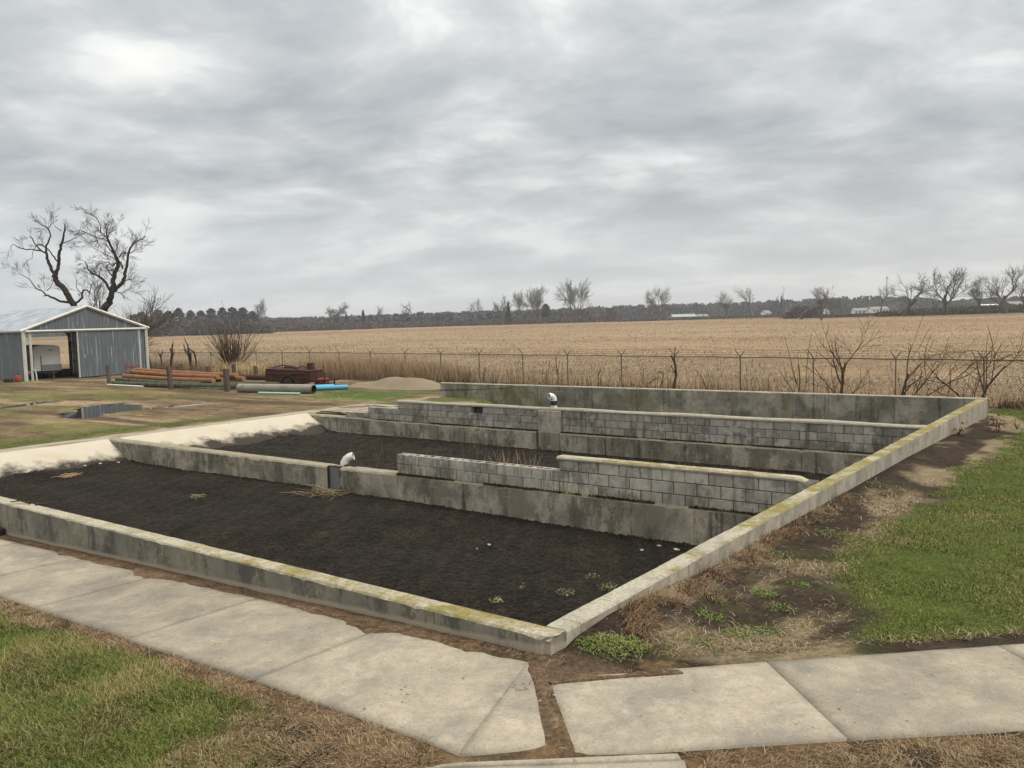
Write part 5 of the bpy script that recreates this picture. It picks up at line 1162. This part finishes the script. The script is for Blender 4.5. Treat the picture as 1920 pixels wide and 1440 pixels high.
T2 = [[(1120, 2003, 36), (1130, 1500, 35), (1145, 1310, 34), (1190, 1220, 31), (1250, 1120, 28), (1275, 1000, 23), (1290, 900, 21), (1310, 820, 20), (1360, 740, 18), (1350, 640, 15), (1310, 550, 13), (1270, 440, 11), (1250, 390, 9), (1240, 340, 7), (1255, 260, 4), (1300, 190, 2)],
 [(1290, 1050, 20), (1340, 1000, 18), (1400, 940, 17), (1430, 870, 15), (1440, 780, 13), (1460, 690, 11), (1475, 590, 10), (1500, 510, 8), (1540, 460, 6), (1580, 430, 4), (1640, 415, 3), (1690, 375, 2)],
 [(1240, 1040, 13), (1190, 950, 12), (1130, 890, 11), (1070, 850, 9), (990, 825, 8), (940, 770, 6), (905, 700, 5), (885, 660, 4)],
 [(1250, 390, 7), (1190, 340, 5), (1170, 320, 5), (1170, 230, 4), (1130, 140, 3.5), (1060, 90, 3), (1000, 30, 1.5)],
 [(1255, 440, 5), (1200, 400, 4), (1130, 385, 4), (1040, 340, 3.5), (960, 300, 3), (900, 285, 1)],
 [(1420, 780, 9), (1400, 700, 8), (1360, 640, 8), (1300, 560, 6), (1260, 500, 4), (1210, 450, 3)],
 [(1380, 630, 6), (1430, 580, 5), (1530, 590, 4), (1600, 560, 3), (1640, 520, 1)], [(1340, 700, 6), (1290, 740, 5), (1240, 690, 4), (1120, 680, 2.5), (1000, 650, 1.5)],
 [(1275, 860, 7), (1240, 820, 6), (1230, 790, 5), (1290, 790, 4)], [(1440, 930, 5), (1490, 910, 4), (1560, 950, 2)], [(1250, 390, 5), (1290, 330, 4), (1370, 300, 3), (1420, 240, 1.5)],
 [(1340, 560, 5), (1370, 470, 3.5), (1360, 410, 2)], [(1350, 660, 4), (1200, 590, 3), (1080, 520, 2), (960, 400, 1)], [(1130, 890, 4), (1100, 800, 3), (1160, 740, 2)], [(1300, 1060, 4), (1380, 1080, 3), (1440, 1040, 2)]]
traced_tree('dead_tree', 'dark leaning tree with a bare twin-forked top, left one of the two behind the shed', -72.6, 31.6, 850, T1, 5, (0,), .20)
traced_tree('old_tree', 'dark twisted tree with a dense twiggy crown, right one of the two behind the shed', -71.3, 33.0, 1120, T2, 6, (0,), .85)
BUSHY = dict(wob=.14, up=.10, tap=.6, rmin=.016, split=.05, kids=(4, 5), ang=(.25, .75), ratio=(.55, .8), first=.12, trunk=.42, depth=4)
put_tree('bare_tree', -68.2, 33.0, 7.4, .4, 'twiggy pale bare tree rising over the right slope of the shed roof', 'tree', None, 51, dict(BUSHY, depth=4), .16, 1.15, mat=('bark', 'twig'))
put_tree('bare_tree', -74.1, 33.4, 9.2, 1.4, 'slim bare tree between the two dark trees behind the shed roof', 'tree', None, 52, dict(BUSHY, kids=(3, 4)), .2, .95, mat=('bark', 'twig'))
put_tree('thorn_bush', -62.5, 31.0, 4.6, 2.4, 'thick dark thorny bush at the right rear corner of the shed', 'bush', None, 53, dict(BUSHY, kids=(5, 6), up=.03, depth=4), .2, 1.2, mat=('bark', 'bark'))
# ------------------------------------------------------------------ shrubs and saplings along the fence
SHR = dict(wob=.10, up=.12, tap=.6, rmin=.006, split=.02, kids=(3, 4), ang=(.2, .6), ratio=(.55, .85), first=.2, trunk=.4)
def shrub(name, label, x, y, stems, seed, o, cat='shrub', mat=('vine', 'vine'), z=None):
    z = gzf(x, y) if z is None else z; t = thing(name, label, cat, (x, y, z)); r = random.Random(seed); a, b = MB(), MB()
    for (dx, dy, dz, L, rad, depth, ox) in stems: grow((a, b), (x+ox, y, z-.05), (dx, dy, dz), L, rad, depth, r, o)
    if a.v: a.build('stem', M[mat[0]], t)
    if b.v: b.build('twigs' if a.v else 'stem', M[mat[1]], t)
    return t
st = [(math.cos(a)*s_, math.sin(a)*s_*.7, 1, RND.uniform(1.1, 2.3), .04, 2, RND.uniform(-.3, .3)) for a, s_ in [(RND.uniform(0, 6.3), RND.uniform(.15, .85)) for _ in range(34)]]
shrub('bare_bush', 'large fan-shaped bare bush on the fence line left of the rusty trailer', -48.3, 30.2, st, 61, dict(SHR, first=.45, rmin=.009, ang=(.15, .45)), 'bush', ('vine', 'vine'))
SUM = dict(SHR, wob=.10, up=.16, ang=(.45, .85), ratio=(.5, .8), first=.22, kids=(4, 5), rmin=.007)
shrub('sapling', 'upright branching sapling behind the far wall with tall whip shoots', -5.1, 24.8, [(.16, 0, 1, 1.45, .062, 3, 0), (-.5, .05, .8, 1.5, .02, 1, .10), (.75, 0, .35, 1.1, .02, 1, .05)], 62, dict(SUM, first=.42, kids=(4, 4), l0=.95, rmin=.0055, up=.12, ang=(.4, .95)), 'sapling')
shrub('sapling', 'curved sapling arching right along the top rail, right of the branching one', -3.1, 24.55, [(.35, 0, 1, 1.1, .045, 1, 0), (.75, 0, .75, 1.5, .025, 2, .12), (.1, 0, 1, 2.0, .018, 1, .15), (1., 0, .8, 2.0, .02, 2, .4)], 63, dict(SUM, up=.08), 'sapling')
shrub('sapling', 'slim forked sapling with two whips left of the branching one', -6.5, 25.0, [(0, 0, 1, 1.35, .028, 1, 0), (-.22, 0, 1, 2.4, .014, 1, .02), (.12, 0, 1, 2.5, .014, 1, .04), (-.5, 0, .8, 1.2, .018, 1, -.05)], 64, dict(SUM, kids=(1, 2)), 'sapling')
shrub('sapling', 'pair of crossing crooked trunks at the fence behind the right end of the far wall', -.95, 24.2, [(-.7, 0, 1, 1.4, .036, 1, 0), (.75, 0, 1, 1.6, .04, 2, .1), (.1, .1, 1, 1.9, .018, 1, .1)], 65, dict(SUM, wob=.2, up=.03), 'sapling')
shrub('sapling', 'twisting thin stems at the fence near the right edge of the view', 1.0, 24.0, [(.3, 0, 1, 1.3, .022, 1, 0), (-.5, .1, 1, 1.4, .02, 1, .1), (.8, 0, .8, 1.1, .018, 1, .3), (0, .1, 1, 2.0, .015, 1, .2)], 66, dict(SUM, wob=.26, up=.02), 'sapling')
VN = dict(SHR, wob=.28, up=.10, kids=(1, 2), ratio=(.25, .45), first=.3)
vines = [(-11.9, 'thick shaggy vine wrapped round a fence post behind the far wall', .05, 1.7, 0), (-13.1, 'snaking bare stem at the fence, first left of the post wrapped in vine', .032, 1.75, -.14), (-12.6, 'thin wavy stem close beside the snaking stem on its right', .022, 1.6, .1), (-18.1, 'crooked thin stem left of a fence post above the white hooked pipe', .026, 1.5, .08),
         (-15.6, 'broken zigzag stem at the fence right of the white hooked pipe', .02, 1.1, -.25), (-10.3, 'short thin stem at the fence, right of the post wrapped in vine', .02, .9, .0), (-22.8, 'dark stem leaning on a fence post above the left end of the far wall', .035, 1.0, -.1),
         (-53.9, 'dark pruned trunk at the fence behind the poles, nearest the fan-shaped bush', .07, 1.55, -.2), (-54.8, 'dark trunk with a broom of cut shoots at the fence behind the poles', .10, 1.75, -.12), (-58.6, 'dark straight trunk at the fence, second from the shed', .10, 1.7, 0.), (-60.1, 'thin dark stem at the fence between the two trunks nearest the shed', .06, 1.5, -.1), (-62.3, 'dark trunk at the fence closest to the shed wall', .12, 1.6, 0)]
for i, (x, lb, rad, L, lean) in enumerate(vines):
    yy = fy(x)-.12
    shrub('climbing_vine' if x > -25 else 'pruned_tree', lb, x, yy, [(lean, 0, 1, L, rad, 1 if x > -25 else 2, 0)], 70+i, dict(VN, wob=.16 if rad > .05 else .30, tap=.75, kids=(2, 3) if x > -25 else (4, 6)), 'vine' if x > -25 else 'tree', ('vine', 'vine') if x > -25 else ('bark', 'bark'))
# dark crooked weed stems standing along the fence
mb = MB(); r = random.Random(97)
for q in range(230):
    x = r.uniform(-46, 3); p = Vector((x, fy(x)+r.gauss(0, .25), gzf(x, 24)-.03)); d = Vector((r.gauss(0, .16), r.gauss(0, .1), 1)).normalized(); pts = [p]; n_ = r.randint(4, 9)
    for s_ in range(n_): d = (d+Vector((r.gauss(0, .16), r.gauss(0, .1), .04))).normalized(); pts.append(pts[-1]+d*.16)
    rr = r.uniform(.005, .011); mb.tube(pts, [rr*(1-.6*i/len(pts)) for i in range(len(pts))], 4, cap=False)
    for s_ in range(r.randint(0, 3)):
        b = pts[r.randint(1, n_)]; e = b+Vector((r.gauss(0, .14), r.gauss(0, .08), r.uniform(.08, .25))); mb.tube([b, e], [rr*.6, rr*.3], 3, cap=False)
stuff(mb.build('dark_weed_stems', M['vine']))
# tangle of vines over the wires at the right
mb = MB(); r = random.Random(91)
for q in range(60):
    x = r.uniform(-2.6, 5.5); p = Vector((x, fy(x)+r.uniform(-.2, .2), rail_z(x)+r.uniform(-.05, .32))); d = Vector((r.choice((-1, 1))*r.uniform(.6, 1), r.uniform(-.15, .15), r.uniform(-.15, .15))); pts = [p]
    for s in range(r.randint(4, 9)):
        d = (d+Vector((0, r.gauss(0, .15), r.gauss(0, .28)-.35*(pts[-1].z-rail_z(pts[-1].x)-.15)))).normalized(); pts.append(pts[-1]+d*.16)
    rr = r.uniform(.004, .010); mb.tube(pts, [rr*(1-.5*i/len(pts)) for i in range(len(pts))], 4, cap=False)
for q in range(60):
    x = r.uniform(-2.5, 6); z0 = gzf(x, 23.4); p = Vector((x, fy(x)+r.uniform(-.4, .4), z0)); d = Vector((r.gauss(0, .5), r.gauss(0, .2), 1)); pts = [p]
    for s in range(r.randint(3, 8)): d = (d+Vector((r.gauss(0, .35), r.gauss(0, .2), r.gauss(0, .2)-.12*s))).normalized(); pts.append(pts[-1]+d*.17)
    rr = r.uniform(.004, .011); mb.tube(pts, [rr*(1-.6*i/len(pts)) for i in range(len(pts))], 4, cap=False)
stuff(mb.build('vine_tangle', M['vine']))
n = 9000; x = NR.uniform(-.2, 7, n); y = fya(x)+NR.normal(0, .3, n)
stuff(blades('brush_litter', np.column_stack([x, y, gz(x, y)-.02]), NR.uniform(.05, .35, n), NR.uniform(.01, .02, n), np.abs(NR.normal(.5, .5, n)), NR.uniform(0, 6.3, n), pick(n, [(.09, .055, .035), (.15, .095, .06), (.24, .16, .09)]), M['straw']))

# ------------------------------------------------------------------ distant woods, hedges, pines
def leaf_cloud(name, P, size, col, aspect=1.6):
    n = len(P); a = NR.normal(0, 1, (n, 3)); a[:, 2] *= aspect; a /= np.linalg.norm(a, axis=1)[:, None]; b = np.cross(a, NR.normal(0, 1, (n, 3))); b /= np.linalg.norm(b, axis=1)[:, None]
    s = size[:, None]; V = np.stack([P-a*s-b*s*.5, P+a*s*.9-b*s*.6, P+a*s*1.1+b*s*.5, P-a*s*.8+b*s*.6], 1).reshape(-1, 3); F = (np.arange(n)*4)[:, None]+np.arange(4)[None]
    return mesh_np(name, V, F, M['leafmass'], np.repeat(col, 4, 0))
def wood(name, bear, rng, hgt, ntree, nq, pal, wid, qs):
    """trees strewn between ranges along bearings (tan of the angle right of the view axis)"""
    u = NR.uniform(bear[0], bear[1], ntree); rr = NR.uniform(*rng, ntree); X = CAM[0]+FW[0]/cp*rr+RT[0]*rr*u; Y = CAM[1]+FW[1]/cp*rr+RT[1]*rr*u
    H = np.interp(u, *hgt)*NR.uniform(.78, 1.1, ntree); i = np.repeat(np.arange(ntree), nq); n = len(i); t = NR.random(n)**.8
    w = wid*NR.uniform(.7, 1.3, ntree)[i]*(.45+.75*np.sin(np.pi*np.clip(t*.9+.1, 0, 1)))
    a = NR.uniform(0, 6.3, n); q = np.sqrt(NR.random(n)); P = np.column_stack([X[i]+w*q*np.cos(a), Y[i]+w*q*np.sin(a), -.5+H[i]*t])
    col = pick(ntree, pal, .2)[i]*(1+(NR.random((n, 1))-.5)*.5); return stuff(leaf_cloud(name, P, qs*NR.uniform(.5, 1.4, n), col))
HAZE_GREYS = [(.095, .09, .096), (.11, .10, .10), (.09, .089, .098), (.12, .106, .102)]  # bluish grey: distance haze partly put into the colour of the woods
wood('distant_wood', (-.62, .66), (760, 980), ([-.62, -.4, -.2, 0, .1, .2, .3, .36, .42, .47, .52, .58, .66], [12, 12, 10.5, 11.5, 12, 13, 13, 14, 15, 12.5, 9, 10.5, 11]), 1700, 100, HAZE_GREYS+[(.055, .068, .058)], 5.5, .95)
wood('distant_wood', (-.30, .10), (600, 720), ([-.3, -.2, -.1, 0, .1], [9, 8.5, 9.5, 9, 8]), 420, 100, HAZE_GREYS, 4.5, .8)
wood('brown_thicket', (-.50, -.285), (400, 520), ([-.5, -.43, -.36, -.30, -.285], [8.5, 9, 8, 6.5, 3]), 330, 150, [(.105, .085, .078), (.125, .098, .088), (.09, .078, .074)], 4., .5)
wood('field_hedge', (-.30, -.16), (520, 590), ([-.3, -.16], [5., 4.5]), 160, 100, [(.10, .08, .07), (.12, .09, .075)], 3.5, .5)
wood('field_hedge', (-.17, .13), (575, 620), ([-.17, 0, .13], [4, 3.6, 4]), 260, 90, [(.105, .085, .075), (.13, .10, .08), (.09, .075, .07)], 3.5, .5)
wood('field_hedge', (.13, .34), (525, 560), ([.13, .34], [1.5, 1.6]), 200, 60, [(.11, .08, .06), (.14, .105, .07), (.10, .08, .06)], 3., .4)
wood('field_hedge', (.325, .44), (385, 400), ([.325, .335, .352, .363, .44], [1.6, 5.2, 5.2, 1.3, 1.2]), 170, 100, [(.10, .08, .07), (.12, .095, .078)], 2.2, .32)
wood('field_hedge', (.43, .66), (352, 372), ([.43, .48, .54, .66], [1.9, 2.6, 3.2, 3.8]), 300, 100, [(.115, .095, .065), (.14, .115, .075), (.09, .082, .055)], 2.2, .32)
PINES = [(.040, .056, .045), (.050, .068, .052), (.032, .045, .040)]
def pine(x, y, H, label, w, spire=False, seed=0):
    t = thing('pine_tree' if not spire else 'spruce_tree', label, 'tree', (x, y, -.48), 'dark evergreens at the edge of the field'); mb = MB(); mb.tube([(x, y, -.6), (x, y, H*.5), (x, y, H*.95)], [.3, .2, .05], 6); mb.build('trunk', M['far_bark'], t)
    n = 900; tt = NR.random(n); lo = .08 if spire else .32; zz = lo+(1-lo)*tt
    rr = w*((1-tt)**.9*1.0+.05) if spire else w*np.sqrt(np.clip(np.sin(np.pi*np.clip(tt*.85+.15, 0, 1)), 0, 1)); cl_ = (fbm(np.floor(tt*7)+seed, NR.random(n)*3, 7, 2)+.35)
    a = NR.uniform(0, 6.3, n); q = np.sqrt(NR.random(n))*np.clip(cl_, .5, 1.25); P = np.column_stack([x+rr*q*np.cos(a), y+rr*q*np.sin(a), H*zz])-np.array((x, y, -.48))
    o = leaf_cloud('crown', P, NR.uniform(.25, .65, n), pick(n, PINES), .5); o.parent = t
def bear(u, rr): return CAM[0]+FW[0]/cp*rr+RT[0]*rr*u, CAM[1]+FW[1]/cp*rr+RT[1]*rr*u
pn = [(-.440, 470, 11.5, 'dark pine close to the trees right of the shed'), (-.432, 500, 13.5, 'dark pine second from the shed, in front of open sky'), (-.412, 500, 14.5, 'dark pine at the left of the long pine row, beside a gap'), (-.400, 480, 13.2, 'dark pine among paler branches left of the broad round pine'), (-.388, 480, 14.6, 'broad round dark pine, highest of the left half of the row'),
      (-.374, 500, 13.6, 'dark pine right of the broad round pine'), (-.362, 490, 13.0, 'lower dark pine near the middle of the pine row'), (-.350, 480, 13.8, 'dark pine right of the lowest of the row'), (-.337, 480, 14.2, 'tall dark pine right of the middle of the pine row'), (-.325, 490, 14.4, 'dark pine left of the last tall pine in the row'), (-.313, 480, 13.8, 'last tall dark pine of the row before the woods drop'), (-.302, 500, 12.0, 'small dark pine at the right end of the row, beside the pale solitary tree')]
for i, (u, rr, H, lb) in enumerate(pn): x, y = bear(u, rr); pine(x, y, H, lb, 4.2, False, i)
for u, rr, H, lb, w in ((-.172, 560, 11.5, 'dark blue-green spruce standing alone left of the gnarled trees', 2.6), (-.002, 540, 13.5, 'dark conifer spire among the tall bare trees', 2.8), (-.192, 580, 9.5, 'small dark conifer left of the lone spruce', 2.2), (.042, 545, 12., 'dark evergreen between the tall group and the tallest tree', 3.6)): x, y = bear(u, rr); pine(x, y, H, lb, w, u != .042, 3)

# ------------------------------------------------------------------ distant buildings and mast
def house(name, label, x, y, L, Wd, H, RH, rz, wall, roof, wins=3, cat='house', z=-.48):
    t = thing(name, label, cat, (x, y, z)); ca, sa = math.cos(rz), math.sin(rz)
    def q(u, v, w): return (x+u*ca-v*sa, y+u*sa+v*ca, z+w)
    mb = MB(); l, w = L/2, Wd/2
    mb.add([q(-l, -w, 0), q(l, -w, 0), q(l, w, 0), q(-l, w, 0), q(-l, -w, H), q(l, -w, H), q(l, w, H), q(-l, w, H), q(-l, 0, H+RH), q(l, 0, H+RH)], [(0, 1, 5, 4), (2, 3, 7, 6), (1, 2, 6, 9, 5), (3, 0, 4, 8, 7)]); mb.build('wall', M[wall], t)
    mb = MB(); e = .5
    for s in (-1, 1): mb.add([q(-l-e, s*(w+e), H-.1), q(l+e, s*(w+e), H-.1), q(l+e, 0, H+RH+.15), q(-l-e, 0, H+RH+.15), q(-l-e, s*(w+e), H-.3), q(l+e, s*(w+e), H-.3), q(l+e, 0, H+RH-.1), q(-l-e, 0, H+RH-.1)], [(0, 1, 2, 3), (4, 5, 6, 7), (0, 1, 5, 4), (0, 3, 7, 4), (1, 2, 6, 5)])
    mb.build('roof', M[roof], t)
    for i in range(wins):
        u = -l+L*(i+.5)/wins; mb = MB(); p0 = q(u, -w-.06, H*.55); mb.box(p0, (min(1.8, L/wins*.4), .1, 1.3), rz=rz); mb.build('window', M['dark'], t)
face = YAW
def hb(px, d): return bear((px-960)/1595.66, d)
house('farm_building', 'long white barn with a pale green roof at the far edge of the field', *hb(1283, 560), 15, 9, 2.1, 1.4, face+.1, 'house_white', 'teal_roof', 4, 'barn')
house('farm_building', 'low pale shed right of the green roofed barn', *hb(1318, 565), 7, 6, 2.0, 1.2, face+.3, 'house_white', 'grey_roof', 1, 'shed')
house('farmhouse', 'small white gabled house right of the brush clump, left of the white pair', *hb(1548, 620), 9, 7, 3.0, 2.3, face+1.2, 'house_white', 'grey_roof', 2)
house('farmhouse', 'low white house with several windows, left half of the white pair', *hb(1615, 640), 11, 8, 2.6, 1.7, face-.1, 'house_white', 'grey_roof', 4)
house('farmhouse', 'long white house, right half of the pair, nearest the lattice mast', *hb(1648, 630), 12, 8, 3.2, 1.7, face+.05, 'house_white', 'grey_roof', 5)
house('farmhouse', 'tiny white house beside the left umbrella-shaped tree', *hb(1438, 640), 6, 5, 2.8, 1.8, face+.6, 'house_white', 'grey_roof', 2)
house('farm_building', 'low pale roofed shed behind the bare trees near the right edge', *hb(1865, 640), 22, 9, 3.2, 1.2, face, 'brown_barn', 'house_white', 3, 'shed')
house('farm_building', 'brown barn behind the gnarled tree at the right edge', *hb(1908, 560), 14, 9, 3.6, 2.0, face+.1, 'brown_barn', 'grey_roof', 2, 'barn')
house('farmhouse', 'small pale shed in the gap left of the gnarled trees on the horizon', *hb(706, 720), 8, 6, 2.4, 1.8, face, 'house_white', 'grey_roof', 2, 'shed')
mx, my = bear((1664-960)/1595.66, 1250); t = thing('lattice_mast', 'thin grey lattice radio mast standing above the woods at the right', 'mast', (mx, my, -.5)); HM = 50
mb = MB()
for a in (0, 2.09, 4.19): mb.tube([(mx+1.1*math.cos(a), my+1.1*math.sin(a), -.5), (mx+.8*math.cos(a), my+.8*math.sin(a), HM)], .16, 4, smooth=False)
mb.build('mast_leg', M['galv'], t); mb = MB()
for q in range(34):
    z0 = q*HM/34; a0 = (q % 3)*2.09; a1 = a0+2.09; rr = 1.0; mb.tube([(mx+rr*math.cos(a0), my+rr*math.sin(a0), z0), (mx+rr*math.cos(a1), my+rr*math.sin(a1), z0+HM/34)], .09, 3, smooth=False); mb.tube([(mx+rr*math.cos(a1), my+rr*math.sin(a1), z0), (mx+rr*math.cos(a0+4.19), my+rr*math.sin(a0+4.19), z0+HM/34)], .09, 3, smooth=False)
mb.build('bracing', M['galv'], t)
mb = MB()
for a in (.3, 2.4, 4.5): mb.box((mx+1.6*math.cos(a), my+1.6*math.sin(a), HM-2.2), (.5, .5, 2.6))
mb.build('antenna', M['galv'], t); mb = MB(); mb.tube([(mx, my, HM), (mx, my, HM+3.5)], .1, 4); mb.build('lightning_rod', M['galv'], t)
for i, (px_x, rr, H, lb) in enumerate(((817, 640, 9, 'pale utility pole in front of the woods left of the tall group'), (1572-250, 500, 8, 'bare grey utility pole right of the green roofed barn'))):
    x, y = bear((px_x-960)/1595.66, rr); t = thing('utility_post', lb, 'pole', (x, y, -.48)); mb = MB(); mb.tube([(x, y, -.6), (x, y, H)], [.2, .15], 6); mb.build('shaft', M['galv'], t); mb = MB(); mb.box((x, y, H-.6), (2.2, .15, .15), rz=face); mb.build('cross_arm', M['galv'], t)

# ------------------------------------------------------------------ small things in and around the tank
def twig_pile(name, label, x, y, z, n, L, rad, pal, seed, cat='debris'):
    r = random.Random(seed); mb = MB(); 
    for q in range(n):
        a = r.uniform(0, 6.3); p = Vector((x+r.gauss(0, L*.4), y+r.gauss(0, L*.25), z+r.uniform(0, .06))); d = Vector((math.cos(a), math.sin(a), r.uniform(-.1, .35))); l = L*r.uniform(.3, 1); rr = rad*r.uniform(.5, 1.2)
        mb.cur = r.choice(pal); mb.tube([p, p+d*l*.5+Vector((0, 0, r.uniform(-.02, .04))), p+d*l], [rr, rr*.8, rr*.4], 4, cap=False)
    return tag(mb.build(name, M['straw']), label, cat)
twig_pile('dead_branch_pile', 'heap of dead twigs and weeds on the mud below the sluice plate', -10.7, 6.75, -1.0, 70, .75, .008, [(.20, .15, .09), (.12, .08, .05), (.32, .25, .16)], 1)
twig_pile('straw_tuft', 'pale straw tuft on the dark mud near the left slope', -18.15, 4.72, -.98, 24, .32, .009, [(.45, .32, .2), (.36, .25, .15)], 2)
twig_pile('straw_tuft', 'mossy clod with straw in the middle of the near mud bed', -12.67, 4.91, -.97, 26, .2, .009, [(.16, .20, .10), (.30, .25, .14)], 3)
twig_pile('fallen_stick', 'forked dark stick lying on top of the near wall at the left edge', -9.35, .1, TH+.01, 3, .45, .014, [(.05, .04, .03)], 4, 'stick')
def weed(x, y, r_, n, label, pal, z=-.97):
    a = NR.uniform(0, 6.3, n); q = r_*np.sqrt(NR.random(n)); o = blades('weed', np.column_stack([x+q*np.cos(a), y+q*np.sin(a), np.full(n, z)+NR.random(n)*.06]), NR.uniform(.02, .065, n), NR.uniform(.008, .018, n), NR.uniform(.5, 1.5, n), NR.uniform(0, 6.3, n), pick(n, pal)*.7, M['blade'], .5); tag(o, label, 'weed')
DRYL = [(.45, .38, .20), (.30, .26, .12), (.16, .17, .06)]; GRL = [(.12, .19, .05), (.20, .24, .08), (.30, .28, .12)]
weed(-2.45, 3.82, .12, 45, 'yellowed weed with curled leaves on the mud, in front of the near wall corner', DRYL); weed(-3.03, 3.08, .10, 34, 'pale wilted weed on the mud closest to the near wall', DRYL[:2]); weed(-2.1, 4.3, .12, 75, 'small green weed on the mud, middle of the row by the right wall', GRL)
weed(-1.7, 4.55, .16, 50, 'leafy green weed on the mud touching the right wall', GRL); weed(-2.5, 4.6, .12, 26, 'sparse pale weed on the mud left of the green weeds', DRYL); weed(-3.1, 3.75, .05, 12, 'tiny yellowish sprout on the mud left of the curled weed', DRYL)
def scrap(x, y, s, label, z=-.955, seed=0):
    r = random.Random(seed); mb = MB(); n = 9; s = s*.7; P = [(x+s*r.uniform(.7, 1.2)*math.cos(6.283*q/n), y+s*.7*r.uniform(.6, 1.2)*math.sin(6.283*q/n), z+r.uniform(0, s*.35)) for q in range(n)]; P2 = [(a, b, c-.012) for a, b, c in P]
    mb.add(P+P2, [tuple(range(n)), tuple(range(2*n-1, n-1, -1))]+[(q, n+q, n+(q+1) % n, (q+1) % n) for q in range(n)]); tag(mb.build('litter_scrap', M['litter']), label, 'litter')
scrap(-4.86, 5.21, .045, 'white scrap alone in the middle of the near mud bed', -.95, 1); scrap(-4.9, 4.95, .02, 'tiny white crumb just in front of the white scrap in the middle', -.96, 2)
scrap(-2.15, 6.45, .075, 'largest pale flake in the mud corner by the right wall', -.94, 3); scrap(-2.5, 6.55, .05, 'flat white flake left of the largest one in the mud corner', -.95, 4); scrap(-2.62, 6.2, .04, 'small pale flake nearest the viewer in the mud corner', -.95, 5)
scrap(-1.75, 6.6, .07, 'pinkish pale flake against the right wall in the mud corner', -.93, 6)
for i, (x, y, lb) in enumerate(((-18.95, 6.0, 'white scrap on the dark mud near the left end, first of three'), (-18.7, 6.35, 'white scrap on the dark mud near the left end, nearest the divider'), (-19.0, 5.6, 'white scrap on the dark mud near the left end, farthest left'))): scrap(x, y, .09, lb, -.88, 7+i)
scrap(-20.1, 10.8, .07, 'white scrap on the rim of the middle basin slope', -.40, 20)
def leaf_plant(x, y, label, seed):
    r = random.Random(seed); z = gzf(x, y); t = thing('withered_plant', label, 'plant', (x, y, z)); mb = MB(); mb2 = MB()
    for q in range(9):
        a = r.uniform(0, 6.3); p = Vector((x, y, z)); d = Vector((math.cos(a)*.5, math.sin(a)*.5, 1)).normalized(); l = r.uniform(.12, .34); e = p+d*l; mb.tube([p, e], .006, 4)
        s = Vector((-d.y, d.x, 0)).normalized(); tip = e+Vector((math.cos(a), math.sin(a), -.6))*.12; mb2.add([e, e*.5+tip*.5+s*.025, tip, e*.5+tip*.5-s*.035], [(0, 1, 2, 3)])
    mb.build('stem', M['vine'], t); mb2.build('leaves', simple('tan_leaf', (.27, .18, .10), (.2, .13, .065), 9, .8, .1), t)
leaf_plant(.49, 18.6, 'tan withered plant on the bare soil, left one of the far three', 1); leaf_plant(.98, 18.3, 'tan withered plant on the bare soil, right one of the far three', 2); leaf_plant(.72, 17.3, 'tan withered plant on the bare soil, middle one, closest to the grass', 3); leaf_plant(.14, 15.8, 'tan withered plant nearest the right wall', 4)
t = thing('drain_box', 'dark metal box end against the near wall at the left edge', 'box', (-10.0, -.15, -.33)); mb = MB(); mb.box((-10.05, -.13, -.26), (.42, .24, .14), bev=.015); mb.build('box_body', M['dark'], t); mb = MB(); mb.box((-9.83, -.13, -.26), (.02, .16, .07)); mb.build('opening', M['rubber'], t)

# ------------------------------------------------------------------ air
mb = MB(); mb.box((-200, 700, 28.6), (6400, 5200, 62.6)); hz = mb.build('haze', bpy.data.materials.new('haze')); tag(hz, kind='stuff')
hm = hz.data.materials[0]; hm.use_nodes = True; hm.node_tree.nodes.clear()
ou = hm.node_tree.nodes.new('ShaderNodeOutputMaterial'); pv = hm.node_tree.nodes.new('ShaderNodeVolumePrincipled')
pv.inputs['Color'].default_value = (.90, .93, .97, 1); pv.inputs['Density'].default_value = .00026; pv.inputs['Anisotropy'].default_value = .0
hm.node_tree.links.new(pv.outputs[0], ou.inputs['Volume'])
